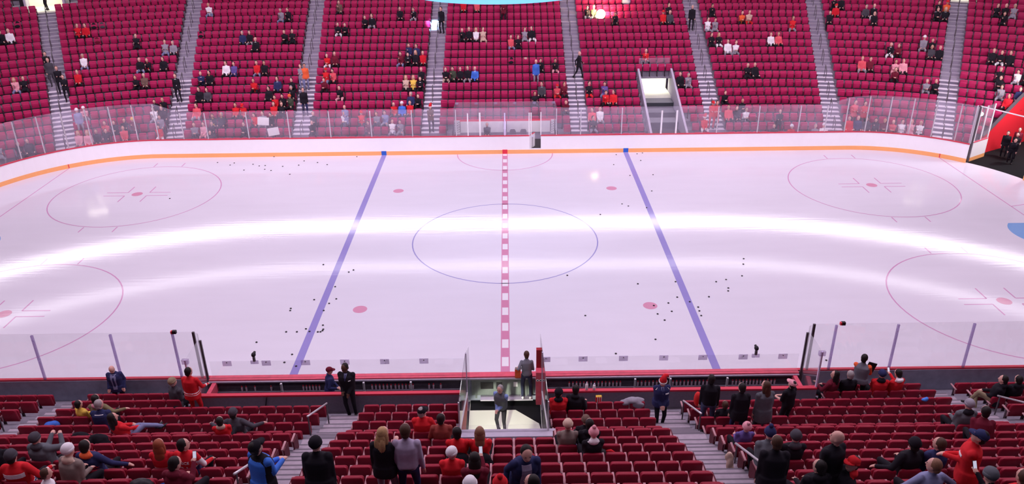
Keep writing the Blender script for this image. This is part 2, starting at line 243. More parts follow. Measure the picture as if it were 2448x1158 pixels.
FAR=[[9,1,19,-29.79,"s","white","black","bald","-",0],
[9,1,18,-30.14,"s","black","black","dark","-",0],
[9,2,5,-26.61,"s","jersey","black","brown","-",0],
[9,2,6,-26.27,"s","jersey","black","brown","-",0],
[7,2,12,-23.96,"s","black","black","dark","-",0],
[6,2,15,-22.56,"s","grey","jeans","brown","-",0],
[6,2,16,-22.18,"s","grey","black","grey","-",0],
[5,2,5,-26.38,"s","white","jeans","grey","-",0],
[4,2,11,-23.84,"s","black","jeans","bald","-",0],
[4,2,12,-23.44,"s","black","black","bald","redshirt",0],
[4,2,14,-22.64,"s","black","black","brown","-",0],
[2,2,10,-23.99,"s","black","black","brown","-",0],
[2,2,11,-23.56,"s","brown","black","grey","-",0],
[3,1,16,-29.55,"s","black","black","brown","-",0],
[3,1,15,-29.97,"s","pink","jeans","blonde","-",0],
[5,2,-1,-28.43,"st","black","black","dark","-",1],
[4,2,-1,-28.15,"st","dkgrey","dkgrey","brown","-",0],
[3,2,-1,-27.81,"st","black","black","brown","-",0],
[2,2,-1,-27.56,"st","black","black","brown","-",0],
[3,2,3,-26.97,"s","jersey","black","brown","-",0],
[1,2,-1,-21.67,"st","black","black","brown","whiteshirt",1],
[-1,2,12,-22.42,"s","black","black","bald","-",0],
[-1,2,13,-21.94,"s","black","black","brown","-",0],
[-2,2,13,-21.95,"s","black","black","brown","-",0],
[2,3,0,-20.53,"s","navy","black","bald","whiteshirt",0],
[2,3,1,-20.1,"s","black","black","dark","yellowtie",0],
[0,3,0,-20.48,"s","black","black","brown","-",0],
[0,3,1,-20.01,"s","dkgrey","black","brown","-",0],
[-2,3,0,-20.44,"s","redwhite","grey","brown","-",0],
[-2,3,5,-18.02,"s","red","black","brown","-",0],
[-2,3,6,-17.53,"s","red","black","redcap","-",0],
[11,3,0,-20.67,"s","white","jeans","bald","-",0],
[7,3,5,-18.72,"s","navy","black","grey","-",0],
[7,3,6,-18.35,"s","black","grey","brown","-",0],
[6,3,7,-17.93,"s","black","black","bald","whiteshirt",0],
[3,3,3,-19.28,"s","white","black","brown","-",0],
[3,3,4,-18.86,"s","purple","navy","dark","-",0],
[3,3,7,-17.59,"s","red","jeans","brown","-",0],
[3,3,8,-17.05,"s","black","black","dark","-",0],
[1,3,7,-17.47,"s","red","black","brown","-",0],
[10,3,10,-17.0,"s","grey","jeans","grey","-",0],
[10,3,11,-16.48,"s","black","black","brown","-",0],
[7,3,11,-15.98,"s","black","black","brown","-",0],
[7,3,12,-15.45,"s","black","black","brown","-",0],
[10,4,9,-7.91,"s","black","black","brown","-",0],
[10,4,11,-6.85,"s","black","grey","brown","whiteshirt",0],
[9,4,4,-10.59,"s","black","black","brown","-",0],
[9,4,5,-10.05,"s","black","grey","brown","whiteshirt",0],
[8,4,1,-12.19,"s","black","white","dark","-",0],
[8,4,2,-11.65,"s","black","black","dark","-",0],
[11,4,0,-12.72,"s","brown","black","brown","-",0],
[9,5,-1,-4.53,"st","black","black","dark","-",1],
[5,4,11,-6.85,"s","navy","black","brown","-",0],
[5,4,12,-6.31,"s","navy","black","brown","whitestripe",0],
[4,4,10,-7.38,"s","maroon","jeans","brown","-",0],
[4,4,11,-6.85,"s","black","black","brown","whiteshirt",0],
[4,4,12,-6.31,"s","black","black","blonde","-",0],
[4,4,13,-5.78,"s","jersey","black","brown","-",0],
[4,4,0,-12.72,"s","red","white","bald","-",0],
[4,4,1,-12.19,"s","maroon","black","dark","-",0],
[2,3,-1,-14.3,"st","grey","jeans","brown","-",1],
[2,3,-1,-13.83,"st","orange","jeans","dark","-",1],
[2,4,0,-12.72,"s","red","jeans","redcap","-",0],
[2,4,1,-12.19,"s","redwhite","black","dark","-",0],
[1,3,13,-14.37,"s","black","black","dark","-",0],
[0,3,12,-14.38,"s","black","black","grey","-",0],
[-1,4,-1,-13.49,"st","black","navy","brown","-",1],
[-1,3,12,-14.38,"s","green","black","orangehat","-",0],
[2,4,13,-5.78,"s","black","black","bald","-",0],
[1,4,11,-6.85,"s","beige","black","blonde","-",0],
[1,4,12,-6.31,"s","yellow","black","blonde","-",0],
[1,4,13,-5.78,"s","black","black","brown","whiteshirt",0],
[1,4,1,-12.19,"s","maroon","black","brown","whitestripe",0],
[0,4,3,-11.12,"s","black","pink","dark","-",0],
[-1,4,12,-6.31,"s","navy","black","grey","-",0],
[-1,4,13,-5.78,"s","black","black","brown","-",0],
[-2,4,10,-7.38,"s","red","black","bald","-",0],
[-2,4,11,-6.85,"s","blue","black","whitehat","-",0],
[-2,4,12,-6.31,"s","jersey","black","brown","-",0],
[1,3,10,-15.92,"s","navy","black","brown","whiteshirt",0],
[0,3,9,-16.02,"s","black","black","dark","-",0],
[-1,3,10,-15.45,"s","red","black","brown","-",0],
[-1,3,11,-14.91,"s","black","black","dark","-",0],
[-2,3,11,-14.9,"s","black","black","brown","-",0],
[-2,3,10,-15.43,"s","red","black","dark","-",0],
[7,5,2,-3.1,"s","black","black","bald","-",0],
[7,5,3,-2.58,"s","black","black","brown","-",0],
[7,5,4,-2.07,"s","white","black","blonde","-",0],
[7,5,5,-1.55,"s","beige","beige","brown","-",0],
[11,5,2,-3.1,"s","jersey","black","dark","-",0],
[11,5,4,-2.07,"s","redwhite","black","dark","-",0],
[10,5,-1,0.01,"st","maroon","black","dark","pinkpaper",0],
[2,5,0,-4.13,"s","black","beige","brown","-",0],
[2,5,1,-3.62,"s","green","black","brown","-",0],
[2,5,2,-3.1,"s","black","black","brown","-",0],
[2,5,3,-2.58,"s","black","grey","brown","-",0],
[2,5,4,-2.07,"s","blue","black","bald","whiteshirt",0],
[-3,4,-1,-10.5,"st","greyblue","jeans","bald","-",0],
[-3,4,4,-10.59,"s","white","black","brown","-",0],
[-3,4,6,-9.52,"s","red","black","redcap","-",0],
[-4,4,7,-8.98,"s","maroon","black","brown","-",0],
[-3,4,8,-8.45,"s","grey","black","brown","-",0],
[-3,4,9,-7.91,"s","greyblue","grey","brown","-",0],
[-4,4,10,-7.38,"s","white","grey","brown","-",0],
[-4,4,11,-6.85,"s","grey","grey","brown","-",0],
[-3,5,-1,-4.87,"st","brown","black","santahat","-",1],
[-4,5,1,-3.62,"s","pink","jeans","brown","-",0],
[-5,5,0,-4.13,"s","brown","black","redcap","-",0],
[-3,4,0,-12.72,"s","black","black","grey","-",0],
[6,5,9,0.52,"s","redwhite","jeans","dark","-",0],
[6,5,10,1.03,"s","black","black","brown","-",0],
[7,5,11,1.55,"s","grey","grey","brown","-",0],
[7,5,12,2.07,"s","black","white","dark","-",0],
[2,5,-1,2.21,"st","blue","grey","bald","-",0],
[3,5,13,2.58,"s","black","black","brown","-",0],
[3,5,15,3.62,"s","black","pink","dark","-",0],
[0,5,13,2.58,"s","dkgrey","black","brown","whiteshirt",0],
[-1,5,12,2.07,"s","black","black","brown","-",0],
[0,5,15,3.62,"s","redwhite","red","redcap","-",0],
[0,5,16,4.13,"s","maroon","black","brown","-",0],
[-2,5,16,4.13,"s","maroon","black","brown","-",0],
[3,6,-1,5.3,"w","black","black","bald","-",1],
[0,6,0,5.77,"s","black","red","dark","-",0],
[0,6,2,6.79,"s","purple","jeans","dark","-",0],
[-1,6,2,6.79,"s","red","black","brown","-",0],
[-1,6,3,7.3,"s","red","black","dark","-",0],
[10,6,1,6.28,"s","black","grey","brown","-",0],
[10,6,2,6.79,"s","green","grey","grey","-",0],
[9,6,5,8.33,"s","black","black","dark","-",0],
[10,6,13,12.42,"s","black","black","dark","-",0],
[9,6,12,11.91,"s","red","black","redcap","-",0],
[9,6,13,12.42,"s","dkgrey","black","bald","-",0],
[4,6,9,10.37,"s","red","black","bald","whiteshirt",0],
[9,7,-1,14.04,"st","black","black","grey","-",1],
[1,6,14,12.93,"s","grey","grey","grey","-",0],
[1,6,13,12.42,"s","black","black","brown","-",0],
[-1,7,0,14.57,"s","black","black","brown","-",0],
[-3,6,-1,13.53,"st","red","red","redcap","-",1],
[-3,7,-1,13.94,"st","jersey","red","brown","-",1],
[-4,6,14,12.93,"s","red","white","santahat","-",0],
[-4,6,12,11.91,"s","blue","grey","redcap","-",0],
[-4,6,11,11.4,"s","black","black","brown","-",0],
[-3,7,1,15.14,"s","black","black","brown","-",0],
[-3,7,2,15.69,"s","redwhite","black","brown","-",0],
[-2,7,3,16.13,"s","black","black","bald","-",0],
[-3,7,3,16.24,"s","white","black","brown","-",0],
[2,7,5,17.17,"s","black","black","bald","-",0],
[2,7,6,17.68,"s","black","black","bald","-",0],
[8,7,1,15.12,"s","white","grey","dark","-",0],
[8,7,2,15.66,"s","grey","grey","brown","-",0],
[6,7,1,15.09,"s","black","black","brown","-",0],
[6,7,2,15.61,"s","black","white","blonde","-",0],
[5,7,3,16.1,"s","white","grey","dark","-",0],
[5,7,4,16.62,"s","white","grey","brown","-",0],
[10,7,2,15.62,"s","black","black","dark","-",0],
[9,7,7,17.98,"s","orange","black","brown","-",0],
[9,7,8,18.33,"s","beige","red","brown","-",0],
[-3,6,0,5.77,"s","redwhite","black","brown","-",0],
[-3,6,1,6.28,"s","white","grey","brown","-",0],
[-4,6,0,5.77,"s","dkgrey","grey","dark","-",0],
[-5,5,15,3.62,"s","pink","white","santahat","-",0],
[11,8,2,22.49,"s","black","black","dark","-",0],
[11,8,3,22.82,"s","black","black","dark","-",0],
[9,8,1,22.2,"s","black","black","dark","-",0],
[10,8,2,22.54,"s","jersey","black","redcap","-",0],
[10,8,6,23.93,"s","dkgrey","black","grey","-",0],
[10,8,7,24.28,"s","black","white","bald","whiteshirt",0],
[9,8,7,24.28,"s","black","black","bald","-",0],
[8,7,13,20.36,"s","red","grey","brown","-",0],
[6,7,10,19.19,"s","white","black","brown","-",0],
[6,7,11,19.57,"s","redwhite","black","brown","-",0],
[11,8,16,27.14,"s","black","grey","dark","-",0],
[11,8,17,27.48,"s","orange","black","redcap","-",0],
[10,8,17,27.76,"s","black","black","blonde","whiteshirt",0],
[10,8,18,28.11,"s","black","black","brown","-",0],
[11,9,0,29.53,"s","black","black","brown","-",0],
[11,9,1,29.87,"s","black","black","bald","-",0],
[10,9,1,29.88,"s","black","black","brown","-",0],
[11,9,2,30.21,"s","grey","grey","grey","-",0],
[6,8,12,26.49,"s","grey","grey","whitehat","-",0],
[6,8,13,26.87,"s","black","black","brown","-",0],
[5,8,14,27.25,"s","black","black","bald","-",0],
[5,8,15,27.63,"s","dkgrey","black","bald","-",0],
[5,8,8,24.96,"s","black","white","bald","whiteshirt",0],
[5,8,9,25.34,"s","maroon","black","brown","-",0],
[3,8,4,23.66,"s","redwhite","grey","red","-",0],
[3,8,5,24.08,"s","maroon","black","brown","-",0],
[3,8,8,25.36,"s","pink","pink","dark","-",0],
[3,8,9,25.79,"s","pink","black","brown","-",0],
[2,8,8,25.36,"s","maroon","black","brown","-",0],
[5,9,0,29.61,"s","black","black","brown","-",0],
[5,9,1,30.01,"s","black","white","brown","-",0],
[5,9,2,30.4,"s","black","black","brown","-",0],
[3,9,2,30.47,"s","black","black","grey","-",0],
[3,9,3,30.89,"s","white","grey","dark","-",0],
[3,9,4,31.3,"s","black","black","bald","-",0],
[1,9,2,30.56,"s","grey","grey","brown","-",0],
[2,9,2,30.55,"s","black","black","dark","-",0],
[0,9,3,31.1,"s","jersey","black","brown","-",0],
[1,9,4,31.43,"s","navy","black","brown","-",0],
[1,8,11,26.95,"s","grey","grey","grey","-",0],
[1,8,12,27.4,"s","black","black","bald","-",0],
[-4,7,-1,17.95,"st","black","black","bald","-",0],
[-5,7,5,17.22,"s","black","black","brown","-",0],
[-5,7,7,18.29,"s","red","black","whitehat","-",0],
[-5,7,11,20.46,"s","white","white","whitehat","-",0],
[-5,7,10,19.92,"s","grey","grey","grey","-",0],
[-4,8,0,22.11,"s","jersey","red","brown","-",0],
[-4,8,1,22.61,"s","navy","black","bald","-",0],
[-5,8,1,22.69,"s","dkgrey","black","brown","-",0],
[-3,8,-1,23.32,"st","jersey","black","dark","-",0],
[-3,8,-1,22.73,"st","redwhite","black","dark","-",0],
[-4,8,5,24.64,"s","maroon","black","bald","-",0],
[-4,8,6,25.15,"s","redwhite","black","bald","-",0],
[-4,8,7,25.66,"s","white","grey","brown","-",0],
[-5,8,7,25.97,"s","pink","pink","bald","-",0],
[-5,8,8,26.52,"s","white","black","bald","-",0],
[-2,2,-1,-27.04,"st","greyblue","grey","whitehat","-",0],
[-1,2,3,-26.73,"s","pink","grey","whitehat","-",0],
[-3,2,5,-25.56,"s","redwhite","black","brown","-",0],
[-3,2,6,-25.05,"s","black","black","dark","-",0],
[-3,2,7,-24.54,"s","black","black","brown","-",0],
[-3,2,8,-24.03,"s","maroon","black","yellowhat","-",0],
[-4,2,5,-25.56,"s","black","black","brown","-",0],
[-2,2,12,-22.43,"s","white","grey","brown","-",0],
[-4,3,0,-20.38,"s","grey","black","brown","-",0],
[-4,3,1,-19.84,"s","pink","pink","brown","-",0],
[-3,2,12,-21.99,"s","grey","black","brown","-",0],
[-4,3,2,-19.3,"s","black","black","bald","-",0],
[-3,3,2,-19.44,"s","black","black","brown","yellowtie",0],
[-3,3,3,-18.95,"s","black","black","grey","yellowtie",0],
[-4,2,1,-27.59,"s","pink","grey","blonde","-",0],
[-4,2,0,-28.09,"s","pink","red","blonde","-",0],
[-5,2,1,-27.51,"s","black","black","dark","-",0],
[-5,2,11,-22.05,"s","red","white","dark","-",0],
[-5,2,6,-24.78,"s","redwhite","black","brown","-",0],
[-4,4,0,-12.72,"s","black","black","dark","-",0],
[-5,3,2,-19.25,"s","black","black","dark","-",0],
[-4,3,6,-17.13,"s","black","black","dark","-",0],
[-3,3,8,-16.43,"s","red","black","brown","-",0],
[-3,3,9,-15.92,"s","grey","grey","brown","-",0],
[-3,6,10,10.89,"s","black","black","dark","-",0],
[-3,3,10,-15.4,"s","black","black","dark","-",0],
[-5,1,9,-31.32,"s","grey","grey","brown","-",0],
[-5,1,11,-30.26,"s","black","black","bald","-",0],
[-5,1,12,-29.74,"s","black","black","brown","-",0],
[-5,8,2,23.24,"s","black","black","dark","-",0]]
PUCKS=[(-18.13,11.9),(-17.18,11.4),(-17.04,11.78),(-16.04,10.46),(-15.78,11.5),(-15.3,11.18),(-14.95,11.24),(-14.79,10.56),(-14.34,10.32),(-14.83,12.89),(-13.81,11.05),(-13.02,9.62),(-12.7,12.01),(-12.86,11.24),(-11.78,11.67),(-11.09,11.26),(-9.48,12.69),(-18.88,5.95),(7.1,12.48),(8.45,12.59),(8.82,12.74),(6.71,10.62),(8.49,11.32),(7.44,8.7),(8.83,8.79),(8.32,6.19),(6.39,4.35),(6.69,4.04),(7.64,3.78),(5.05,2.95),(-8.5,-2.52),(-7.17,-3.31),(-6.99,-3.11),(-7.53,-4.7),(-8.21,-5.85),(-7.27,-5.8),(-7.5,-6.19),(-9.04,-6.57),(-9.02,-6.75),(-7.61,-6.78),(-7.4,-7.96),(-8.03,-8.23),(-7.84,-8.43),(-7.5,-8.47),(-7.39,-8.47),(-7.33,-8.38),(-7.32,-8.28),(-8.77,-8.44),(-8.34,-8.45),(-9.75,-9.18),(-8.14,-10.08),(-8.3,-10.61),(-7.8,-10.87),(11.19,-2.46),(11.02,-3.02),(10.65,-4.17),(9.85,-4.5),(9.36,-4.69),(7.57,-4.64),(9.75,-5.28),(9.68,-5.54),(8.73,-6.03),(7.37,-6.03),(7.82,-6.44),(6.9,-6.52),(6.25,-6.72),(8.08,-6.9),(8.06,-7.21),(8.05,-7.59),(6.91,-7.22),(6.29,-7.41),(6.49,-7.91),(5.87,-9.35),(3.3,-7.47),(4.2,-10.31),(5.87,-4.79),(2.81,-3.91),(11.97,-10.94)]
# ---------------------------------------------------------------- ice and its paint
HX,HY,CR=30.48,12.95,8.53
def rink_path(off=0.0,n=20):
    """closed ring of points along the inner face of the boards, counter-clockwise from the bottom centre"""
    P=[]; r=CR+off
    for cx,cyy,a0 in ((HX-CR,-(HY-CR),-PI/2),(HX-CR,HY-CR,0),(-(HX-CR),HY-CR,PI/2),(-(HX-CR),-(HY-CR),PI)):
        for i in range(n+1):
            a=a0+PI/2*i/n; P.append((cx+r*math.cos(a),cyy+r*math.sin(a)))
    return P
mb=MB(); mb.prism([(x,y,-.06) for x,y in rink_path(.14)],(0,0,.06)); floor_ice=struct(obj('floor_ice',mb,M_ICE))
def flat(poly,mt,name,h=.003): 
    mb=MB(); mb.prism([(x,y,.0) for x,y in poly],(0,0,h)); return obj(name,mb,mt,floor_ice)
def rectp(x0,x1,y0,y1): return [(x0,y0),(x1,y0),(x1,y1),(x0,y1)]
def ring(cx,cyy,r,wd,mt,name,a0=0,a1=2*PI,n=72,h=.003):
    mb=MB(); vs=[];fs=[]
    for i in range(n+1):
        a=a0+(a1-a0)*i/n
        for rr in (r-wd/2,r+wd/2):
            vs.append((cx+rr*math.cos(a),cyy+rr*math.sin(a),h))
    for i in range(n): fs.append((2*i,2*i+1,2*i+3,2*i+2))
    mb.add(vs,fs); return obj(name,mb,mt,floor_ice)
for sx in (-1,1): flat(rectp(sx*7.77-.15,sx*7.77+.15,-12.9,12.9),M_IBLUE,'blue_line')
# red line: thin edges with alternating blocks
mb=MB()
for sx in (-1,1): mb.prism([(x,y,0) for x,y in rectp(sx*.15-.02,sx*.15+.02,-12.9,12.9)],(0,0,.003))
y=-12.9; i=0
while y<12.8:
    y2=min(12.9,y+.62)
    if i%2==0: mb.prism([(a,b,0) for a,b in rectp(-.129,.129,y,y2)],(0,0,.003))
    y=y2; i+=1
obj('centre_line',mb,M_IRED,floor_ice)
mb=MB(); y=-12.9; i=0
while y<12.8:
    y2=min(12.9,y+.62)
    if i%2==1: mb.prism([(a,b,0) for a,b in rectp(-.12,.12,y+.02,y2-.02)],(0,0,.003))
    y=y2; i+=1
obj('centre_line_white',mb,M_IWHITE,floor_ice)
ring(0,0,4.572,.06,M_ICIR,'centre_circle'); ring(0,HY,3.048,.06,M_ILINE,'referee_crease',PI,2*PI)
for sx in (-1,1):
    for sy in (-1,1):
        ring(sx*6.1,sy*6.706,.15,.30,M_IDOT,'neutral_dot',n=24)
        cx,cyy=sx*21.03,sy*6.706
        ring(cx,cyy,4.572,.06,M_ILINE,'faceoff_circle'); ring(cx,cyy,.15,.30,M_IDOT,'faceoff_dot',n=24)
        mb=MB()
        for ax in (-1,1):
            for ay in (-1,1):
                x0,y0=cx+ax*.62,cyy+ay*.24
                mb.prism([(a,b,0) for a,b in rectp(min(x0,x0+ax*1.2),max(x0,x0+ax*1.2),y0-.03,y0+.03)],(0,0,.003))
                mb.prism([(a,b,0) for a,b in rectp(x0-.03,x0+.03,min(y0,y0+ay*.9),max(y0,y0+ay*.9))],(0,0,.003))
                hx=cx+ax*.87
                mb.prism([(a,b,0) for a,b in rectp(hx-.03,hx+.03,min(cyy+ay*4.572,cyy+ay*5.2),max(cyy+ay*4.572,cyy+ay*5.2))],(0,0,.003))
        obj('hash_mark',mb,M_ILINE,floor_ice)
    flat(rectp(sx*27.127-.03,sx*27.127+.03,-11.2,11.2),M_ILINE,'goal_line')
    # goal crease (half round) in light blue
    pts=[(sx*27.1,-1.22)]+[(sx*27.1-sx*1.83*math.cos(a),1.83*math.sin(a)) for a in [(-.73+1.46*i/14) for i in range(15)]]+[(sx*27.1,1.22)]
    flat(pts,M_ICRE,'goal_crease')
    mb=MB(); 
    for sy in (-1,1): mb.prism([(a,b,0) for a,b in [(sx*27.13,sy*3.35),(sx*27.13,sy*3.41),(sx*30.4,sy*4.33),(sx*30.4,sy*4.27)]],(0,0,.003))
    obj('trapezoid_line',mb,M_ILINE,floor_ice)
# ---------------------------------------------------------------- boards and glass
def path_pts(p0,p1,n): return [(p0[0]+(p1[0]-p0[0])*i/n,p0[1]+(p1[1]-p0[1])*i/n) for i in range(n+1)]
def arc(cx,cyy,a0,a1,n,r=CR): return [(cx+r*math.cos(a0+(a1-a0)*i/n),cyy+r*math.sin(a0+(a1-a0)*i/n)) for i in range(n+1)]
def wall_strip(mb,pts,z0,z1,t,mi=0,offs=0):
    """solid band along a path; thickness t goes to the outside (left of travel = outside here)"""
    n=len(pts); P=[Vector((x,y,0)) for x,y in pts]; nm=[]
    for i in range(n):
        d=(P[min(i+1,n-1)]-P[max(i-1,0)]).normalized(); nm.append(Vector((d.y,-d.x,0)))
    vs=[];fs=[]
    for i in range(n):
        a=P[i]+nm[i]*offs; b=P[i]+nm[i]*(offs+t)
        vs+=[(a.x,a.y,z0),(b.x,b.y,z0),(b.x,b.y,z1),(a.x,a.y,z1)]
    for i in range(n-1):
        o=4*i; fs+=[(o+j,o+(j+1)%4,o+4+(j+1)%4,o+4+j) for j in range(4)]
    fs+=[(0,1,2,3),(4*n-1,4*n-2,4*n-3,4*n-4)]
    mb.add(vs,fs,mi)
CCX,CCY=HX-CR,HY-CR
FBH=1.215; NBH=1.06
GA=math.atan2(10.33-CCY,28.36-CCX); GB=math.atan2(7.25-CCY,30.11-CCX)
far_r=arc(CCX,CCY,GA,PI/2,14); far_l=arc(-CCX,CCY,PI/2,PI,20)
end_r=[(HX,0)]+arc(CCX,CCY,0,GB,6)
GATE0,GATE1=1.56,2.30
far_a=far_r+path_pts((CCX,HY),(GATE1,HY),12)[1:]
far_b=path_pts((GATE0,HY),(-CCX,HY),16)+far_l[1:]+[(-HX,0)]
rb=thing('rink_boards','long white dasher boards with orange kick plate along the far side','boards')
mbB,mbK,mbC=MB(),MB(),MB()
for seg in (far_a,far_b,end_r):
    wall_strip(mbB,seg,.26,FBH-.05,.10,0); wall_strip(mbK,seg,.0,.26,.115,0,-.012); wall_strip(mbC,seg,FBH-.05,FBH,.16,0,-.03)
obj('board',mbB,M_BOARD,rb); obj('kick_plate',mbK,M_KICK,rb); obj('cap_rail',mbC,M_CAP,rb)
for x,mt,wd in ((-7.77,M_KBLUE,.32),(7.77,M_KBLUE,.32),(0,M_KRED,.32)):
    mb=MB(); mb.lo_hi((x-wd/2,HY-.02,.002),(x+wd/2,HY+.02,.28)); obj('line_mark',mb,mt,rb)
for a in (1,-1):
    x=a*27.127; mb=MB(); mb.box((x,11.2,.14),(.05,.05,.25),0,Matrix.Rotation(-a*.65,3,'Z')); obj('goal_line_mark',mb,M_KRED,rb)
def glass_top(x,y):
    a=abs(x)
    if y<8 and False: return 3.55
    if a<20.4: return 2.98
    if a<22.0: return 2.98+(a-20.4)/1.6*.57
    return 3.55
def pane(parent,p0,p1,z0,za,zb,mt=None,t=.015,mid=0):
    p0=Vector((*p0,0));p1=Vector((*p1,0)); d=(p1-p0).normalized(); n=Vector((-d.y,d.x,0))*t/2
    mb=MB(); vs=[]
    for p,z in ((p0,za),(p1,zb)):
        for s in (-1,1): vs+= [p+n*s+Vector((0,0,z0)),p+n*s+Vector((0,0,z))]
    mb.add(vs,[(0,1,3,2),(4,6,7,5),(0,4,5,1),(2,3,7,6),(0,2,6,4),(1,5,7,3)]); return obj('glass_pane',mb,mt or M_GLASS,parent)
def post(parent,x,y,z0,z1,w=.055,mt=None,d=.06):
    mb=MB(); mb.box((x,y,(z0+z1)/2),(w,d,z1-z0)); return obj('post',mb,mt or M_POST,parent)
o_=.06
# straight stretch posts (x positions) and corner posts (angles)
xs=[18.7,16.1,13.5,10.9,9.95,7.43,4.83,3.29,2.30]
prev=None
seq=[]
for a in [GA,GA+.105,GA+.26,GA+.41,GA+.56,GA+.71,GA+.86]:
    seq.append((CCX+(CR+o_)*math.cos(a),CCY+(CR+o_)*math.sin(a)))
seq.append((20.4,HY+o_))
seq+= [(x,HY+o_) for x in xs]
seqL=[(1.56,HY+o_),(0.01,HY+o_),(-1.56,HY+o_),(-3.08,HY+o_),(-5.86,HY+o_),(-8.46,HY+o_),(-11.06,HY+o_),(-13.66,HY+o_),(-16.26,HY+o_),(-18.86,HY+o_),(-20.4,HY+o_),(-22.0,HY+o_)]
seqL+= [(-CCX+(CR+o_)*math.cos(a),CCY+(CR+o_)*math.sin(a)) for a in [PI/2+.155*i for i in range(1,11)]]
for S in (seq,seqL):
    for i,(p,q) in enumerate(zip(S[:-1],S[1:])):
        pane(rb,p,q,FBH,glass_top(*p),glass_top(*q))
    for p in S:
        wp=any(abs(p[0]-x)<.01 and p[1]>12 for x in (9.95,10.9,-1.56))
        if abs(p[0])<1.6 and p[0]>-1.5: continue
        if wp or abs(abs(p[0])-2.30)<.01: post(rb,p[0],p[1],FBH,2.72,.10 if wp else .06,M_WPOST)
        else: post(rb,p[0],p[1],FBH,glass_top(*p)-.06)
for x in (-2.33,1.56,1.68,0.01): post(rb,x,HY+o_,FBH,2.68,.07,M_WPOST if x!=.01 else M_POSTL)
# right-hand end piece of the boards with its glass
pane(rb,(HX+.06,1.5),(HX+.06,CCY),FBH,3.5,3.5); pane(rb,(HX+.06,CCY),(30.17,7.25),FBH,3.5,3.5); post(rb,30.17,7.25,0,3.5,.07,M_WPOST)
mb=MB(); mb.bar((28.42,10.38,3.52),(30.17,7.28,3.52),.05,.06); obj('gate_lintel',mb,M_WPOST,rb)
mb=MB(); mb.bar((28.42,10.36,.0),(28.42,10.36,3.54),.11,.11); obj('gate_post',mb,M_DMETAL,rb)
mb=MB(); mb.bar((28.31,10.44,1.2),(28.31,10.44,3.54),.05,.07); obj('gate_post',mb,M_WPOST,rb)
# open corner gate
cg=thing('rink_gate','open white rink gate with glass swung out in the right corner','gate',(28.5,10.42,0),0)
gd=Vector((1.48,.95,0)).normalized(); gl=1.72
def gp(t,z,n=0): return (gd.x*t-gd.y*n,gd.y*t+gd.x*n,z)
mb=MB(); mb.bar(gp(0.06,.72),gp(gl,.72),.09,.96); obj('gate_panel',mb,M_BOARD,cg)
mb=MB(); mb.bar(gp(0.06,.13),gp(gl,.13),.10,.24); obj('kick_plate',mb,M_KICK,cg)
mb=MB(); mb.bar(gp(0.06,1.22),gp(gl,1.22),.12,.04); obj('cap_rail',mb,M_CAPP,cg)
pane(cg,gp(.1,0)[:2],gp(gl-.04,0)[:2],1.24,3.4,3.4)
for t in (.12,.85,gl-.05):
    p=gp(t,0); post(cg,p[0],p[1],1.24,3.4,.06,M_WPOST)
# player gate in the far boards, standing open
pg=thing('bench_gate','narrow white penalty box door standing ajar in the far boards','gate',(GATE0,HY+.05,0))
mb=MB(); mb.bar((0,0,.72),(.36,.60,.72),.07,.92); obj('door_leaf',mb,M_BOARD,pg)
mb=MB(); mb.bar((0,0,1.2),(.36,.60,1.2),.09,.03); obj('cap_rail',mb,M_CAPP,pg)
mb=MB(); mb.lo_hi((.0,-.05,0),(GATE1-GATE0,.05,.26)); obj('kick_plate',mb,M_KICK,pg)
mb=MB(); mb.lo_hi((.0,-.06,.262),(GATE1-GATE0,.12,.30)); obj('sill',mb,M_BOARD,pg)
# penalty boxes behind the far boards
pb=thing('penalty_box','pair of penalty boxes with blank white back panels behind glass','penalty box',(0,15.0,0))
mb=MB(); mb.lo_hi((-3.2,-1.85,-.02),(3.3,.0,.30)); obj('box_floor',mb,M_DFLOOR,pb)
for x0,x1 in ((-2.92,-.09),(.13,3.0)):
    mb=MB(); mb.lo_hi((x0,-.03,.80),(x1,.03,1.55)); obj('white_panel',mb,M_BOARD,pb)
mb=MB(); mb.lo_hi((-3.2,.03,.3),(3.3,.10,.8)); obj('lower_panel',mb,M_LEDGE,pb)
mb=MB(); mb.lo_hi((-3.2,.0,1.55),(3.3,.09,1.66)); obj('ledge_rail',mb,M_CAPP,pb)
for x in (-3.06,3.16):
    mb=MB(); mb.lo_hi((x-.11,-.05,.7),(x+.11,.02,1.64)); dp=obj('dotted_panel',mb,M_BOARD,pb)
    mb=MB()
    for i in range(5):
        for s in (-1,1):
            c=(x+s*.05,-.055,.82+.16*i+(.06 if s>0 else 0)); mb.tube([(c[0],c[1]-.004,c[2]),(c[0],c[1]+.006,c[2])],.022,8)
    obj('dot',mb,M_BLACK,dp)
mb=MB(); mb.lo_hi((-.07,-1.8,.3),(.09,.0,1.55)); obj('divider',mb,M_POSTL,pb)
for i in range(4):
    a=-3.2+6.5*i/4; pane(pb,(a,.14),(a+6.5/4,.14),1.66,2.82,2.82)
for x in (-3.2,3.3): pane(pb,(x,-1.95),(x,.14),1.2,2.98,2.82)
for i in range(6):
    x=-3.1+6.3*i/5; mb=MB(); mb.box((x,.10,2.74),(.22,.03,.14)); obj('glass_clip',mb,M_CLIP,pb)
